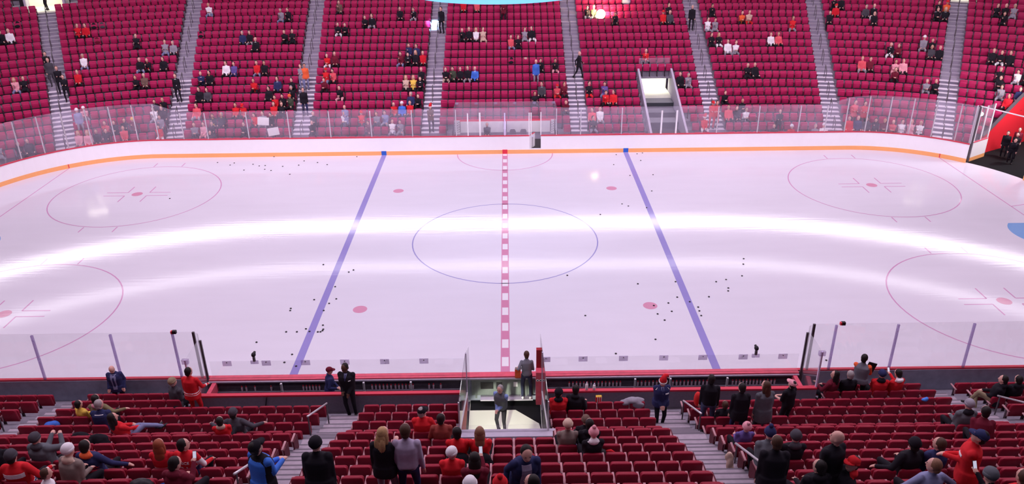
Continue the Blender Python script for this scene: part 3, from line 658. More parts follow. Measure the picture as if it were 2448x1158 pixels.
for i,x in enumerate((.52,1.22)):
    ch=thing('penalty_box_chair','grey shell chair %s in the right penalty box'%('nearest the divider' if i==0 else 'nearer the open door'),'chair',(x,14.3,.30))
    mb=MB(); mb.box((0,-.05,.42),(.42,.42,.05)); obj('seat',mb,M_BENCHI,ch)
    mb=MB(); mb.prism([(-.21,.16,.40),(.21,.16,.40),(.20,.2,.72),(.13,.22,.84),(-.13,.22,.84),(-.20,.2,.72)],(0,.03,0)); obj('backrest',mb,mat('grey_shell',(.13,.11,.14),.5),ch)
    for sx in (-1,1):
        for sy in (-1,1):
            mb=MB(); mb.bar((sx*.17,sy*.17-.04,0),(sx*.17,sy*.17-.04,.40),.03,.03); obj('leg',mb,M_DMETAL,ch)
mb=MB(); mb.lo_hi((-.1,-.25,.72),(1.6,.15,.76)); tb=thing('scorer_table','low table cluttered with pale papers in the right penalty box','table',(.25,13.45,.30))
obj('table_top',mb,M_POSTL,tb)
for x in (0,1.5): mb=MB(); mb.lo_hi((x-.03,-.2,0),(x+.03,.1,.72)); obj('leg',mb,M_DMETAL,tb)
# ---------------------------------------------------------------- near boards, team benches
nb=thing('bench_boards','red capped dasher boards in front of the team benches','boards')
mbB,mbC,mbP=MB(),MB(),MB()
near_path=arc(-CCX,-CCY,PI,1.5*PI,14)+path_pts((-CCX,-HY),(CCX,-HY),20)[1:]+arc(CCX,-CCY,1.5*PI,2*PI,14)[1:]
wall_strip(mbB,near_path,.24,NBH-.05,.10); obj('board',mbB,M_BOARD,nb)
mb=MB(); wall_strip(mb,near_path,0,.24,.10,0,-.012); obj('kick_plate',mb,M_KICK,nb)
mb=MB(); wall_strip(mb,near_path,0,NBH-.05,.02,0,.10); obj('board_back',mb,M_BLUEG,nb)
wall_strip(mbC,near_path,NBH-.05,NBH,.13,0,-.03); obj('cap_rail',mbC,M_CAP,nb)
mb=MB(); wall_strip(mb,path_pts((-10.1,-HY),(10.05,-HY),4),NBH-.045,NBH+.004,.27,0,-.02); obj('bench_cap',mb,M_CAPP,nb)
mb=MB(); wall_strip(mb,path_pts((-10.1,-HY),(10.05,-HY),4),NBH-.10,NBH-.05,.06,0,.24); obj('cap_edge',mb,M_LEDGE,nb)
NY=-13.02
for a,b in ((-21,-18.3),(-18.3,-15.74),(-15.74,-13.13),(-13.13,-11.06),(-11.06,-10.36),(10.36,11.11),(11.11,13.19),(13.19,15.74),(15.74,18.3),(18.3,21)):
    pane(nb,(a,NY),(b,NY),NBH,2.88,2.88,M_GLASSN)
for x in (-18.3,-15.74,-13.13,-11.06,11.11,13.19,15.74,18.3): post(nb,x,NY,NBH,2.82,.075,M_POSTG)
for sg in (-1,1):
    post(nb,sg*10.36,NY,NBH,2.88,.08,M_DMETAL); post(nb,sg*10.14,NY-.12,.3,2.62,.09,M_DMETAL)
    # rounded end pane and the return pane running back beside the bench
    pts=[(sg*(10.36-.24*math.sin(t)),NY-.24*(1-math.cos(t))) for t in [PI/2*i/5 for i in range(6)]]
    mb=MB(); wall_strip(mb,pts if sg<0 else pts[::-1],NBH,2.86,.014); obj('rounded_pane',mb,M_GLASSN,nb)
    pane(nb,(sg*10.12,NY-.24),(sg*9.97,-14.8),1.0,2.75,2.95,M_GLASSN)
    post(nb,sg*9.97,-14.8,.9,2.95,.05,M_POSTL)
    mb=MB(); mb.box((sg*9.97,-14.8,2.9),(.2,.10,.16)); obj('glass_clip',mb,M_CLIP,nb)
LOW=[-10.0,-9.41,-8.08,-6.75,-5.42,-4.07,-2.74,-1.22]; HI_=[1.28,2.66,4.03,5.40,6.73,8.10,9.45,10.0]
for S in (LOW,HI_):
    for a,b in zip(S[:-1],S[1:]): pane(nb,(a+.004,NY-.06),(b-.004,NY-.06),NBH,1.74,1.74,M_GLASSN,.013)
for x in LOW[1:-1]+HI_[1:-1]+[1.4]:
    mb=MB(); mb.box((x,NY-.06,1.65),(.30,.03,.19)); c=obj('glass_clip',mb,M_CLIP,nb)
    mb=MB(); mb.tube([(x,NY-.09,1.70),(x,NY-.07,1.70)],.02,8); obj('bolt',mb,M_DMETAL,c)
def bench(sg,label):
    x0,x1=(1.36,9.85)
    t=thing('team_bench',label,'bench',(0,0,0))
    X=lambda a:sg*a
    mb=MB(); mb.lo_hi((X(x0),-13.1,.0),(X(x1),-14.75,.22)); obj('bench_floor',mb,M_DFLOOR,t)
    mb=MB(); mb.lo_hi((X(x0),-13.12,.22),(X(x1),-13.09,.94)); obj('front_lining',mb,M_BENCHI,t)
    mb=MB(); mb.lo_hi((X(x0),-13.32,.60),(X(x1),-13.12,.63)); obj('bottle_shelf',mb,M_BENCHI,t)
    mb=MB(); mb.lo_hi((X(x0),-14.62,.62),(X(x1),-14.22,.70)); st=obj('bench_seat',mb,M_BLACK,t)
    for k in range(7):
        a=x0+.4+k*(x1-x0-.8)/6; mb=MB(); mb.lo_hi((X(a)-.03,-14.55,.22),(X(a)+.03,-14.28,.62)); obj('bench_leg',mb,M_DMETAL,t)
    mb=MB(); mb.lo_hi((X(x0-.12),-14.86,.2),(X(x1+.14),-14.75,1.56)); obj('back_wall',mb,M_BENCHW,t)
    mb=MB(); mb.lo_hi((X(x0-.12),-14.87,1.56),(X(x1+.14),-14.72,1.62)); obj('wall_cap',mb,M_CAP,t)
    mb=MB(); mb.lo_hi((X(x1-.02),-13.15,.2),(X(x1+.12),-14.75,.98)); obj('end_wall',mb,M_CAPP,t)
    for a in (3.2,4.8,7.6) if sg<0 else (4.43,5.63,7.57):
        mb=MB(); mb.lo_hi((X(a)-.03,-13.4,.22),(X(a)+.03,-13.32,1.0)); obj('support_post',mb,M_POST,t)
    return t
tb1=bench(-1,'left team bench, long grey wall with red cap behind the boards'); bench(1,'right team bench, long grey wall with thin red cap behind the boards')
mb=MB(); mb.bar((-7.6,-14.885,1.55),(-7.72,-14.885,1.0),.05,.02); obj('wall_joint',mb,M_BLACK,tb1)
# water bottles on the bench shelves
mbv=MB(); mbv.tube([(0,0,0),(0,0,.015),(0,0,.13),(0,0,.155),(0,0,.165)],[.03,.034,.034,.022,.014],8); me_b=mbv.mesh('bottle_body',mat('clear_bottle',(.55,.42,.5),.4))
mbv=MB(); mbv.tube([(0,0,.16),(0,0,.185),(0,0,.21)],[.024,.022,.008],8); me_c=mbv.mesh('bottle_cap',M_KRED)
def bottles(xs,grp,label):
    for x in xs:
        i_=sorted(xs,key=abs).index(x)+1; e=thing('water_bottle','clear red-capped water bottle, '+label%ORDN(i_),'bottle',(x,-13.23,.63),0,grp); link('bottle_body',me_b,e); link('bottle_cap',me_c,e)
bottles([-9.0,-8.85,-8.55,-8.0]+[-6.9+.11*i for i in range(6)]+[-4.55+.13*i for i in range(6)]+[-3.75+.12*i for i in range(6)]+[-2.6,-2.45,-2.2],'water bottles on the left bench shelf','%s from the tunnel on the left bench shelf')
bottles([2.2+.125*i for i in range(15)]+[4.55+.13*i for i in range(6)]+[5.75+.13*i for i in range(10)]+[7.8+.12*i for i in range(13)],'water bottles on the right bench shelf','%s from the tunnel on the right bench shelf')
for i,x in enumerate((2.62,2.86)):
    e=thing('drink_bottle','tall white drink bottle on the right bench wall, %s'%('the taller of two' if i==0 else 'the shorter of two'),'bottle',(x,-14.80,1.62))
    h=.3-.05*i; mb=MB(); mb.tube([(0,0,0),(0,0,.02),(0,0,h*.7),(0,0,h*.85)],[.04,.045,.045,.02],10); obj('bottle_body',mb,M_WPOST,e,True)
    mb=MB(); mb.tube([(0,0,h*.85),(0,0,h)],[.02,.018],10); obj('bottle_cap',mb,M_POSTL,e)
def towel(x,y,z,sx,sy,label,mt,name='towel',cat='towel'):
    mb=MB(); n=6; vs=[];fs=[]
    for top in (1,0):
        for i in range(n+1):
            for j in range(n+1):
                h=.02+.035*math.sin(i*1.7+j*.9+x)*math.sin(j*1.1+x*3)
                vs.append((x+sx*(i/n-.5)*(1-.12*math.sin(j*2.1)),y+sy*(j/n-.5)*(1-.15*math.cos(i*1.3)),z+(h+.03 if top else 0)))
    N=(n+1)**2
    for i in range(n):
        for j in range(n):
            a=i*(n+1)+j; q=(a,a+n+1,a+n+2,a+1); fs.append(q); fs.append(tuple(N+k for k in q[::-1]))
    for i in range(n):
        for a,b in ((i,i+1),):
            fs.append((a,b,N+b,N+a)); A=n*(n+1)+a; fs.append((A+1,A,N+A,N+A+1)); c=i*(n+1); d=(i+1)*(n+1); fs.append((d,c,N+c,N+d)); fs.append((c+n,d+n,N+d+n,N+c+n))
    mb.add(vs,fs); return tag(obj(name,mb,mt,None,True),label,cat)
M_TOWEL=mat('white_towel',(.72,.7,.78),.9)
towel(3.45,-14.35,.70,.36,.3,'crumpled white towel on the right bench, next to the black cap',M_TOWEL); towel(6.05,-14.35,.70,.42,.3,'crumpled white towel on the right bench, beside the guard',M_TOWEL)
towel(1.85,-14.3,.70,.7,.34,'white sheets of paper spread at the tunnel end of right bench',M_TOWEL,'paper_sheets','paper'); towel(-2.35,-14.4,.70,.34,.2,'small white tray with red sachet on the left bench',M_TOWEL,'tray','tray')
mb=MB(); mb.ell((3.95,-14.35,.76),(.16,.13,.07)); tag(obj('bench_glove',mb,M_BLACK,None,True),'black glove lying beside the towel on the right bench','glove')
mb=MB(); mb.tube([(-2.02,-14.42,.70),(-2.02,-14.42,.92),(-2.02,-14.42,.99),(-2.02,-14.42,1.02)],[.17,.17,.13,.05],14); tag(obj('bench_tub',mb,M_WPOST,None,True),'white rounded tub on the left bench near the tunnel','tub')
mb=MB(); mb.ell((-8.0,-14.3,.83),(.24,.18,.15)); tag(obj('gear_bag',mb,M_BLACK,None,True),'round black gear bag on the left bench','bag')
# tunnel between the benches
tn=struct(sempty('floor_tunnel'))
mb=MB(); mb.lo_hi((-1.22,-22,-.1),(1.22,-13.12,.0)); obj('tunnel_floor',mb,M_TUNF,tn)
mb=MB(); mb.lo_hi((-1.2,-13.66,.0),(1.2,-13.12,.012)); obj('floor_mat_and_shadow',mb,M_RUB_SHADOW,tn)
mb=MB(); mb.prism([(.35,-13.66,.0),(1.2,-13.66,.0),(1.2,-14.9,.0),(1.12,-14.4,.0)],(0,0,.012)); obj('floor_mat_and_shadow',mb,M_RUB_SHADOW,tn)  # dark wedge is a painted cast shadow on the floor, not matting
for sx in (-1,1):
    mb=MB(); mb.lo_hi((sx*1.22,-22,0),(sx*1.32,-14.75,.9)); obj('tunnel_wall',mb,M_DFLOOR,tn)
    mb=MB(); mb.prism([(sx*1.22,-14.8,.9),(sx*1.22,-18.4,.9),(sx*1.22,-18.4,2.72),(sx*1.22,-14.8,1.55)],(sx*.08,0,0)); obj('tunnel_wall',mb,M_DFLOOR if sx>0 else M_REDPAD,tn)
mb=MB(); mb.lo_hi((-1.4,-18.68,2.35),(1.4,-18.36,2.95)); obj('tunnel_lintel',mb,M_LEDGE,tn)
mb=MB(); mb.lo_hi((-1.42,-18.78,2.2),(1.42,-18.66,2.86)); obj('lintel_face',mb,M_BENCHW,tn)
tg=thing('tunnel_glass','clear glass side panels either side of the tunnel between the benches','glass',(0,0,0))
for sx in (-1,1):
    x=sx*1.2
    mb=MB(); mb.prism([(x-.008,-14.85,1.62),(x-.008,-18.4,2.95),(x-.008,-18.4,3.9),(x-.008,-14.85,3.15)],(.016,0,0)); obj('glass_pane',mb,M_GLASSN,tg)
    mb=MB(); mb.prism([(x-.008,-13.2,1.06),(x-.008,-14.83,1.06),(x-.008,-14.83,3.1),(x-.008,-13.2,2.75 if sx>0 else 2.3)],(.016,0,0)); obj('glass_pane',mb,M_GLASSN,tg)
    mb=MB(); mb.bar((x,-14.84,.9),(x,-14.84,3.1),.04,.05); obj('post',mb,M_POSTL,tg)
    mb=MB(); mb.bar((x,-18.42,2.85),(x,-18.42,3.9),.04,.05); obj('post',mb,M_POST,tg)
    mb=MB(); mb.bar((x,-14.85,1.6),(x,-18.4,2.95),.05,.07); obj('bottom_rail',mb,M_POST,tg)
mb=MB(); mb.prism([(-1.15,-18.44,2.95),(1.15,-18.44,2.95),(1.15,-18.44,3.15),(-1.15,-18.44,3.15)],(0,.012,0)); obj('glass_pane',mb,M_GLASSN,tg)
pd=thing('padded_post','tall red padded post with round emblem between tunnel and right bench','post',(1.14,-13.42,0))
mb=MB(); mb.box((0,0,1.25),(.16,.16,2.1)); obj('padding',mb,M_REDPAD,pd)
mb=MB(); mb.box((.0,-.22,.95),(.20,.30,1.3)); p2=obj('lower_padding',mb,M_CAPP,pd)
mb=MB()
for s in (-1,1): mb.tube([(s*.05,-.372,1.30),(s*.05,-.382,1.30)],.045,12)
em=obj('emblem',mb,M_WPOST,p2)
mb=MB()
for s in (-1,1): mb.tube([(s*.05,-.38,1.30),(s*.05,-.39,1.30)],.022,10)
obj('emblem_centre',mb,M_BLACK,p2)
gt=thing('bench_gate','grey green inside of the boards gate with step at the tunnel mouth','gate',(0,-13.12,0))
mb=MB(); mb.lo_hi((-1.15,-.06,.28),(1.0,-.0,.95)); obj('gate_panel',mb,M_GREENG,gt)
for x in (-1.0,-.35,.1,.72): mb=MB(); mb.lo_hi((x-.03,-.12,.2),(x+.03,-.05,1.0)); obj('gate_post',mb,M_GREENG,gt)
mb=MB(); mb.lo_hi((-.85,-.32,.22),(.95,-.06,.27)); obj('step',mb,M_LEDGE,gt)
for x,wd in ((-.62,.22),(-.2,.1)): mb=MB(); mb.lo_hi((x-wd,-.075,.55),(x+wd,-.062,.82)); obj('dark_recess',mb,M_BLACK,gt)
mb=MB(); mb.box((.36,-.09,.74),(.14,.03,.18)); obj('white_notice',mb,M_WPOST,gt)
spot('tunnel_lamp',(-.75,-18.9,1.25),(-.15,-14.35,-.05),6500,(1,1,.80),27,.35,.12)
# small camera heads on the glass and boxes on its upper edge
for x,l in ((-8.47,'small black camera clamped on the low glass left of the tunnel'),(8.52,'small black camera clamped on the low glass right of the tunnel')):
    e=thing('glass_camera',l,'camera',(x,NY-.06,1.74)); mb=MB(); mb.box((0,0,-.05),(.26,.05,.12)); obj('clamp',mb,M_CLIP,e)
    mb=MB(); mb.tube([(0,0,0),(0,0,.14)],.05,8); obj('mount',mb,M_DMETAL,e); mb=MB(); mb.ell((0,.02,.24),(.075,.10,.085)); mb.tube([(0,.08,.25),(0,.16,.26)],.045,8); obj('camera_head',mb,M_BLACK,e,True)
for x,l in ((-10.98,'small red and black light box on the tall glass left of the benches'),(11.32,'small red and black light box on the tall glass right of the benches')):
    e=thing('signal_box',l,'lamp',(x,NY,2.86)); mb=MB(); mb.box((0,0,.03),(.13,.10,.11)); obj('housing',mb,M_BLACK,e); mb=MB(); mb.box((-.085,-.01,.03),(.05,.09,.10)); obj('lens',mb,M_KRED,e)
# ---------------------------------------------------------------- pucks
mb=MB(); mb.tube([(0,0,0),(0,0,.004),(0,0,.022),(0,0,.026)],[.037,.041,.041,.037],14); me_p=mb.mesh('puck',M_BLACK)
pg_={}
for (x,y) in PUCKS:
    pg_.setdefault((y>0,x<-2),[]).append((x,y))
PL={(True,True):('pucks before the far left boards','scattered before the far left boards'),(True,False):('pucks at the far right blue line','around the far right blue line'),(False,True):('pucks at the near left blue line','around the near left blue line'),(False,False):('pucks at the near right blue line','around the near right blue line')}
for key,L in pg_.items():
    L.sort(); g,t=PL[key]
    for i,(x,y) in enumerate(L):
        o=link('puck',me_p,None,(x,y,.0035)); on=' lying on the red dot' if abs(abs(x)-6.1)<.3 and abs(abs(y)-6.706)<.3 else ''
        tag(o,('black puck%s near the right blue line'%on) if on else ('black puck, %s from the left of those %s'%(ORDN(i+1),t)) if i<len(L)-1 else 'black puck, rightmost of those '+t,'puck',g)
# ---------------------------------------------------------------- far stand: concrete terraces
ft=sempty('floor_far_stand')
def prof(k): return row_d(k),row_floor(k)
ss=[-43+.5*i for i in range(173)]+[29+.125*i for i in range(80)]; ss=sorted(set(ss+[TUN[0],TUN[1]]))
mb=MB()
S=[]
for k in range(K0,K1+1):
    d1=row_d(k)+.03; d0=row_d(k)-TR+.03 if k>K0 else -.9
    zf=row_floor(k); zn=row_floor(k+1) if k<K1 else row_floor(k)+.3
    vs=[];fs=[]
    for s in ss:
        for d,z in ((d0,zf),(d1,zf),(d1,zn)):
            x,y,_,_=bowl(s,d); vs.append((x,y,z))
    for i in range(len(ss)-1):
        sm=(ss[i]+ss[i+1])/2; x,y,_,_=bowl(sm,(d0+d1)/2)
        if TUN[0]-.01<=ss[i] and ss[i+1]<=TUN[1]+.01 and k<=2: continue
        if k<=-3 and abs(x)<3.4: continue
        if in_passage(x,y,.12): continue
        if k>=14 and abs(abs(sm)-28.0)<1.2: continue
        for j in range(2): o=3*i+j; fs.append((o,o+1,o+4,o+3))
    mb.add(vs,fs)
obj('terrace',mb,M_CONC,ft)
# stairs with two steps to a row
def step_mesh(name,w,d,h,mt,mr):
    mb=MB(); mb.lo_hi((-w/2,-d/2,-h-.12),(w/2,d/2,-.03),1); mb.lo_hi((-w/2,-d/2+.02,-.03),(w/2,d/2,0),0); return mb.mesh(name,[mt,mr])
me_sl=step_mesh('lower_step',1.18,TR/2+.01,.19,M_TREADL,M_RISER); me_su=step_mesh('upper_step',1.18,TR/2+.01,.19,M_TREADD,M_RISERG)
me_hp=None
def far_yaw(nx,ny): return math.atan2(nx,-ny)
STN=['far left corner','second far left','third far left','far left centre','far right centre','third far right','second far right','far right corner']
STN={1:'stairs by the left corner',2:'second stairs from the left corner',3:'stairs above the left blue line',4:'stairs left of the penalty boxes',5:'stairs right of the penalty boxes',6:'stairs right of the lit tunnel',7:'second stairs from the open gate',8:'stairs above the open gate'}
mbh=MB(); mbh.tube([(0,0,0),(0,0,.95)],.022,6); me_post=mbh.mesh('rail_post',M_DMETAL)
mbh=MB(); mbh.box((0,0,.02),(.14,.14,.05)); mbh.tube([(0,0,.04),(0,0,.12)],[.06,.03],8); me_base=mbh.mesh('rail_base',M_DMETAL)
for ai,(s0,kk) in enumerate(AIS):
    if ai in (0,9): continue
    st=struct(bpy.data.objects.new('trim_stair',None)); COL.objects.link(st)
    top=13 if ai in (1,8) else K1
    for k in range(-4 if ai in (1,2,7,8) else K0,top+1):
        for half in (0,1):
            d=row_d(k)-TR*.75+TR*.5*half+.03; l=aisle_l(ai,d); s=l_to_s(l,d); x,y,nx,ny=bowl(s,d)
            z=row_floor(k)+(row_top(k+1)-row_top(k))*.5*half
            if half==0: z+=.012
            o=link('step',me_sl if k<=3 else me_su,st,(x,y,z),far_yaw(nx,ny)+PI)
    for k in (range(-4,14,2)):
        d=row_d(k)-.3; s=l_to_s(aisle_l(ai,d),d); x,y,nx,ny=bowl(s,d)
        z=row_floor(k)
        dz=(row_top(k+1)-row_top(k)); 
        h=thing('aisle_handrail','dark handrail, %s, %s up'%(STN[ai],ORD[(k+4)//2+1]),'handrail',(x,y,z),far_yaw(nx,ny)+PI,'handrails on the far stairs')
        link('rail_base',me_base,h); link('rail_post',me_post,h); 
        p2=link('rail_post',me_post,h,(0,TR*.75,dz*.75-.02)); 
        mbr=MB(); mbr.bar((0,-.02,.95),(0,TR*.75+.02,.95+dz*.75),.04,.04); obj('rail',mbr,M_DMETAL,h)
# lit tunnel between the rows
tn2=sempty('floor_far_tunnel')
x0,x1=TUN; yb=20.85; zt=row_floor(2)+.9
mb=MB(); mb.lo_hi((x0-.14,13.5,-.02),(x0,yb,.0)); 
mb=MB()
for xa,xb in ((x0-.14,x0),(x1,x1+.14)):
    mb.prism([(xa,13.5,0),(xa,yb+.1,0),(xa,yb+.1,row_floor(3)+.75),(xa,13.5,.75)],(xb-xa,0,0))
obj('tunnel_side_wall',mb,M_LEDGE,tn2)
mb=MB(); mb.lo_hi((x0,yb,row_floor(3)+.30),(x1,yb+.15,row_floor(3)+.75)); obj('tunnel_top_rail',mb,M_LEDGE,tn2)
mb=MB(); mb.lo_hi((x0,13.3,-.03),(x1,15.6,.0)); obj('tunnel_floor',mb,M_DFLOOR,tn2)
M_TGRAY=mat('tunnel_grey',(.24,.25,.27),.7); M_TDARK=mat('tunnel_dark',(.04,.045,.055),.8)
for i,(ya,z) in enumerate(((15.4,.45),(16.5,.9),(17.55,1.3),(18.5,1.72))):
    mb=MB(); mb.lo_hi((x0,ya,-.02),(x1,ya+1.25,z-.04),1); mb.lo_hi((x0+.25,ya-.02,z-.04),(x1-.05,ya+1.1,z),0); obj('tunnel_step',mb,[M_TGRAY if i else M_TDARK,M_TDARK],tn2)
mb=MB(); mb.lo_hi((x0,19.6,-.02),(x1,23,1.9)); obj('tunnel_landing',mb,M_TUNF,tn2)
M_LITW=mat('lit_cream_wall',(.86,.85,.72),.6)
mb=MB(); mb.lo_hi((x0,yb+.9,1.9),(x1,yb+1.0,4.0)); obj('tunnel_end_wall',mb,M_LITW,tn2)
area('tunnel_lamp',(10.7,yb+.2,2.98),(10.7,yb+.75,2.3),(1.9,.3),60,(1,1,.85)); 
# glass panel on the tunnel rim
tgl=thing('tunnel_rim_glass','low clear glass strip standing on the rim above the lit tunnel','glass',(0,0,0))
pane(tgl,(x0,yb+.05),(x1,yb+.05),row_floor(3)+.75,row_floor(3)+1.25,row_floor(3)+1.25)
# passage in the right corner with its red wall
pw=struct(sempty('wall_passage'))
def pwp(a,b,z): p=PW_A+PW_D*a+PW_N*b; return (p.x,p.y,z)
mb=MB(); mb.prism([pwp(0,0,0),pwp(7.5,0,0),pwp(7.5,0,5.6),pwp(3.2,0,3.12),pwp(.55,0,1.4),pwp(0,0,1.15)],tuple(PW_N*-.16)); obj('red_wall',mb,M_REDWALL,pw)
mb=MB(); 
for (a0,z0),(a1,z1) in (((.0,1.15),(.55,1.4)),((.55,1.4),(3.2,3.12)),((3.2,3.12),(7.5,5.6))): mb.bar(pwp(a0,-.08,z0+.03),pwp(a1,-.08,z1+.03),.2,.06)
obj('wall_coping',mb,M_DMETAL,pw)
mb=MB(); mb.prism([pwp(-2.2,-1.2,-.04),pwp(9,-.1,-.04),pwp(9,4,-.04),pwp(-2.6,4.4,-.04)],(0,0,.035)); obj('passage_floor',mb,M_RUB_SHADOW,pw)
mb=MB(); mb.prism([pwp(7.4,-.2,0),pwp(7.4,4,0),pwp(7.4,4,4),pwp(7.4,-.2,4)],tuple(PW_D*.15)); obj('passage_end',mb,M_WALLD,pw)
mb=MB(); mb.prism([pwp(.6,3.9,0),pwp(7.5,3.9,0),pwp(7.5,3.9,5.6),pwp(.6,3.9,1.4)],tuple(PW_N*.16)); obj('passage_wall',mb,M_REDWALL,pw)
area('passage_lamp',pwp(1.5,3.4,5.2),pwp(2.2,0,1.2),(1.2,.6),380,(1,.92,.92))
# concourse openings at the top of the two corner stairs
for sg in (-1,1):
    pt=struct(sempty('wall_concourse')); zf=row_floor(14)
    def cp(dl,dd,z):
        d=row_d(14)-TR+dd; s=l_to_s(s_to_l(sg*28.0,d)+dl,d); x,y,_,_=bowl(s,d); return (x,y,z)
    mb=MB(); mb.prism([cp(-1.2,0,zf-.1),cp(1.2,0,zf-.1),cp(1.2,4,zf-.1),cp(-1.2,4,zf-.1)],(0,0,.1)); obj('concourse_floor',mb,M_TUNF,pt)
    mb=MB(); mb.prism([cp(-1.5,3.4,zf),cp(1.5,3.4,zf),cp(1.5,3.4,zf+2.3),cp(-1.5,3.4,zf+2.3)],(0,.1,0)); obj('concourse_wall',mb,M_LITW,pt)
    for a,b in ((-1.32,-1.2),(1.2,1.32)):
        mb=MB(); mb.prism([cp(a,0,zf),cp(b,0,zf),cp(b,0,zf+1.1),cp(a,0,zf+1.1)],tuple(Vector(cp(a,3.4,0))-Vector(cp(a,0,0)))); obj('concourse_side',mb,M_LEDGE,pt)
    area('concourse_lamp',cp(0,1.7,zf+2.3),cp(0,2.2,zf),(1.5,1.0),70 if sg<0 else 30,(1,.95,.72))
# back wall with the two light ribbons, hanging screen
wf=struct(sempty('wall_far'))
def band(d,z0,z1,t,mt,name,parent,smax=52):
    vs=[];fs=[]; n=80
    for i in range(n+1):
        s=-smax+2*smax*i/n
        for dd,z in ((d,z0),(d+t,z0),(d+t,z1),(d,z1)):
            x,y,_,_=bowl(s,dd); vs.append((x,y,z))
    for i in range(n):
        o=4*i; fs+=[(o+j,o+(j+1)%4,o+4+(j+1)%4,o+4+j) for j in range(4)]
    mb=MB(); mb.add(vs,fs); return obj(name,mb,mt,parent)
band(19.9,6.0,21.5,.3,M_WALLD,'back_wall',wf)
M_RIB1=mat('light_ribbon_lower',(.8,.8,.8),.5,emit=(1,.93,1),estr=10); M_RIB2=mat('light_ribbon_upper',(.8,.8,.8),.5,emit=(1,.95,1),estr=5)
rb1=struct(band(19.5,14.05,14.95,.3,M_RIB1,'trim_light_ribbon',None)); rb2=struct(band(19.5,18.6,19.35,.3,M_RIB2,'trim_upper_ribbon',None))
hs=thing('hanging_screen','round hanging screen with pale blue lit rim above centre ice','scoreboard',(-.1,0,11.95))
mb=MB(); mb.tube([(0,0,0),(0,0,.55)],4.0,64); obj('lit_rim',mb,mat('blue_lit_rim',(.1,.3,.5),.5,emit=(.22,.62,.95),estr=1.0),hs)
mb=MB(); mb.tube([(0,0,.55),(0,0,4.5)],3.8,48); obj('screen_body',mb,M_BLACK,hs)
# ---------------------------------------------------------------- near stand
ns=sempty('floor_near_stand')
def nfloor(r): return NEAR[r][1]-.86
for r,(y,t) in enumerate(NEAR):
    z=nfloor(r); y0=NEAR[r-1][0]-.02 if r>0 else -13.08; y1=y-.02
    if r==0: z=.18; 
    spans=[(-26,26)] if r>=6 else ([(-26,-10.2),(10.15,26)] if r<2 else [(-26,-1.34),(1.34,26)])
    if r==2:
        y0=-14.87
        mb=MB()
        for a,b in ((-26,-10.2),(10.15,26)): mb.lo_hi((a,NEAR[1][0]-.02,-.1),(b,y1,z))
        for a,b in ((-10.2,-1.34),(1.34,10.15)): mb.lo_hi((a,y0,-.1),(b,y1,z))
    else:
        mb=MB()
        for a,b in spans: mb.lo_hi((a,y0,-.1 if r<6 else 1.2),(b,y1,z))
    obj('terrace',mb,M_CONC,ns)
me_ns=None
for sx in (-1,1):
    for ai,ax in enumerate(NA):
        st=struct(bpy.data.objects.new('trim_stair',None)); COL.objects.link(st)
        for r in range(1 if ai else 3,len(NEAR)):
            y,t=NEAR[r]; z0=nfloor(r-1) if r>1 else .18; z1=nfloor(r); yy0=NEAR[r-1][0]; n=4 if r==6 else 2
            w=1.14
            for j in range(n):
                z=z0+(z1-z0)*(j+1)/n
                if n==2: ya,yb_=(yy0+.42,yy0-.03) if j==0 else (yy0,yy0-.42)
                else: ya=yy0+.78-.26*j; yb_=yy0-.03 if j<3 else yy0-.40
                mb=MB(); e=.012 if j==n-1 else 0
                mb.lo_hi((-w/2,yb_,z0-.05),(w/2,ya,z-.03+e),1); mb.lo_hi((-w/2,yb_,z-.03+e),(w/2,ya-.03,z+e),0); mb.lo_hi((-w/2,ya-.03,z-.03+e),(w/2,ya+.02,z+e+.001),1)
                o=obj('step',mb,[M_STEPN,M_STEPNR],st); o.location=(sx*ax,0,0)
# ---------------------------------------------------------------- seats
def seat_parts():
    tl=.16
    def slab(w,z0,z1,t,r,y0,tilt,n=4):
        pts=[(-w/2,z0),(w/2,z0)]
        for i in range(n+1): a=PI/2*i/n; pts.append((w/2-r+r*math.cos(a),z1-r+r*math.sin(a)))
        for i in range(n+1): a=PI/2+PI/2*i/n; pts.append((-w/2+r+r*math.cos(a),z1-r+r*math.sin(a)))
        mb=MB(); m=len(pts); vs=[]; e=.018
        for k,(dy,ins) in enumerate(((0,e),(e,0),(t-e,0),(t,e))):
            for x,z in pts:
                cx,cz=0,(z0+z1)/2; xx=x*(1-2*ins/w); zz=cz+(z-cz)*(1-2*ins/(z1-z0))
                vs.append((xx,y0+dy-(zz-z0)*tilt,zz))
        fs=[tuple(range(m))[::-1],tuple(range(3*m,4*m))]
        for k in range(3):
            for i in range(m): j=(i+1)%m; fs.append((k*m+i,k*m+j,(k+1)*m+j,(k+1)*m+i))
        mb.add(vs,fs); return mb
    back=slab(.455,.40,.87,.085,.07,.06,.13); pan=slab(.43,.40,.76,.07,.06,.155,-.03)
    arm=MB(); arm.box((-.255,.17,.63),(.05,.34,.035)); arm.box((-.255,.06,.53),(.036,.06,.2))
    br=MB(); br.box((-.255,.10,.31),(.04,.09,.62)); br.box((-.255,.13,.02),(.06,.2,.04))
    end=MB(); end.prism([(0,-.02,.02),(0,.34,.02),(0,.36,.60),(0,-.02,.64)],(.03,0,0))
    return back,pan,arm,br,end
bk,pn,am,br_,en=seat_parts()
ME_BACK=bk.mesh('backrest',M_SEAT); ME_PAN=pn.mesh('seat_pan',M_SEAT); ME_ARM=am.mesh('armrest',M_ARM); ME_BR=br_.mesh('bracket',M_STAN); ME_END=en.mesh('end_panel',M_ARMD)
ME_ARM2=am.mesh('armrest_end',M_ARM); 
for me in (ME_BACK,ME_PAN): me.polygons.foreach_set('use_smooth',[True]*len(me.polygons)); 
for me in (ME_BACK,ME_PAN):
    try: me.set_sharp_from_angle(angle=.9)
    except Exception: pass
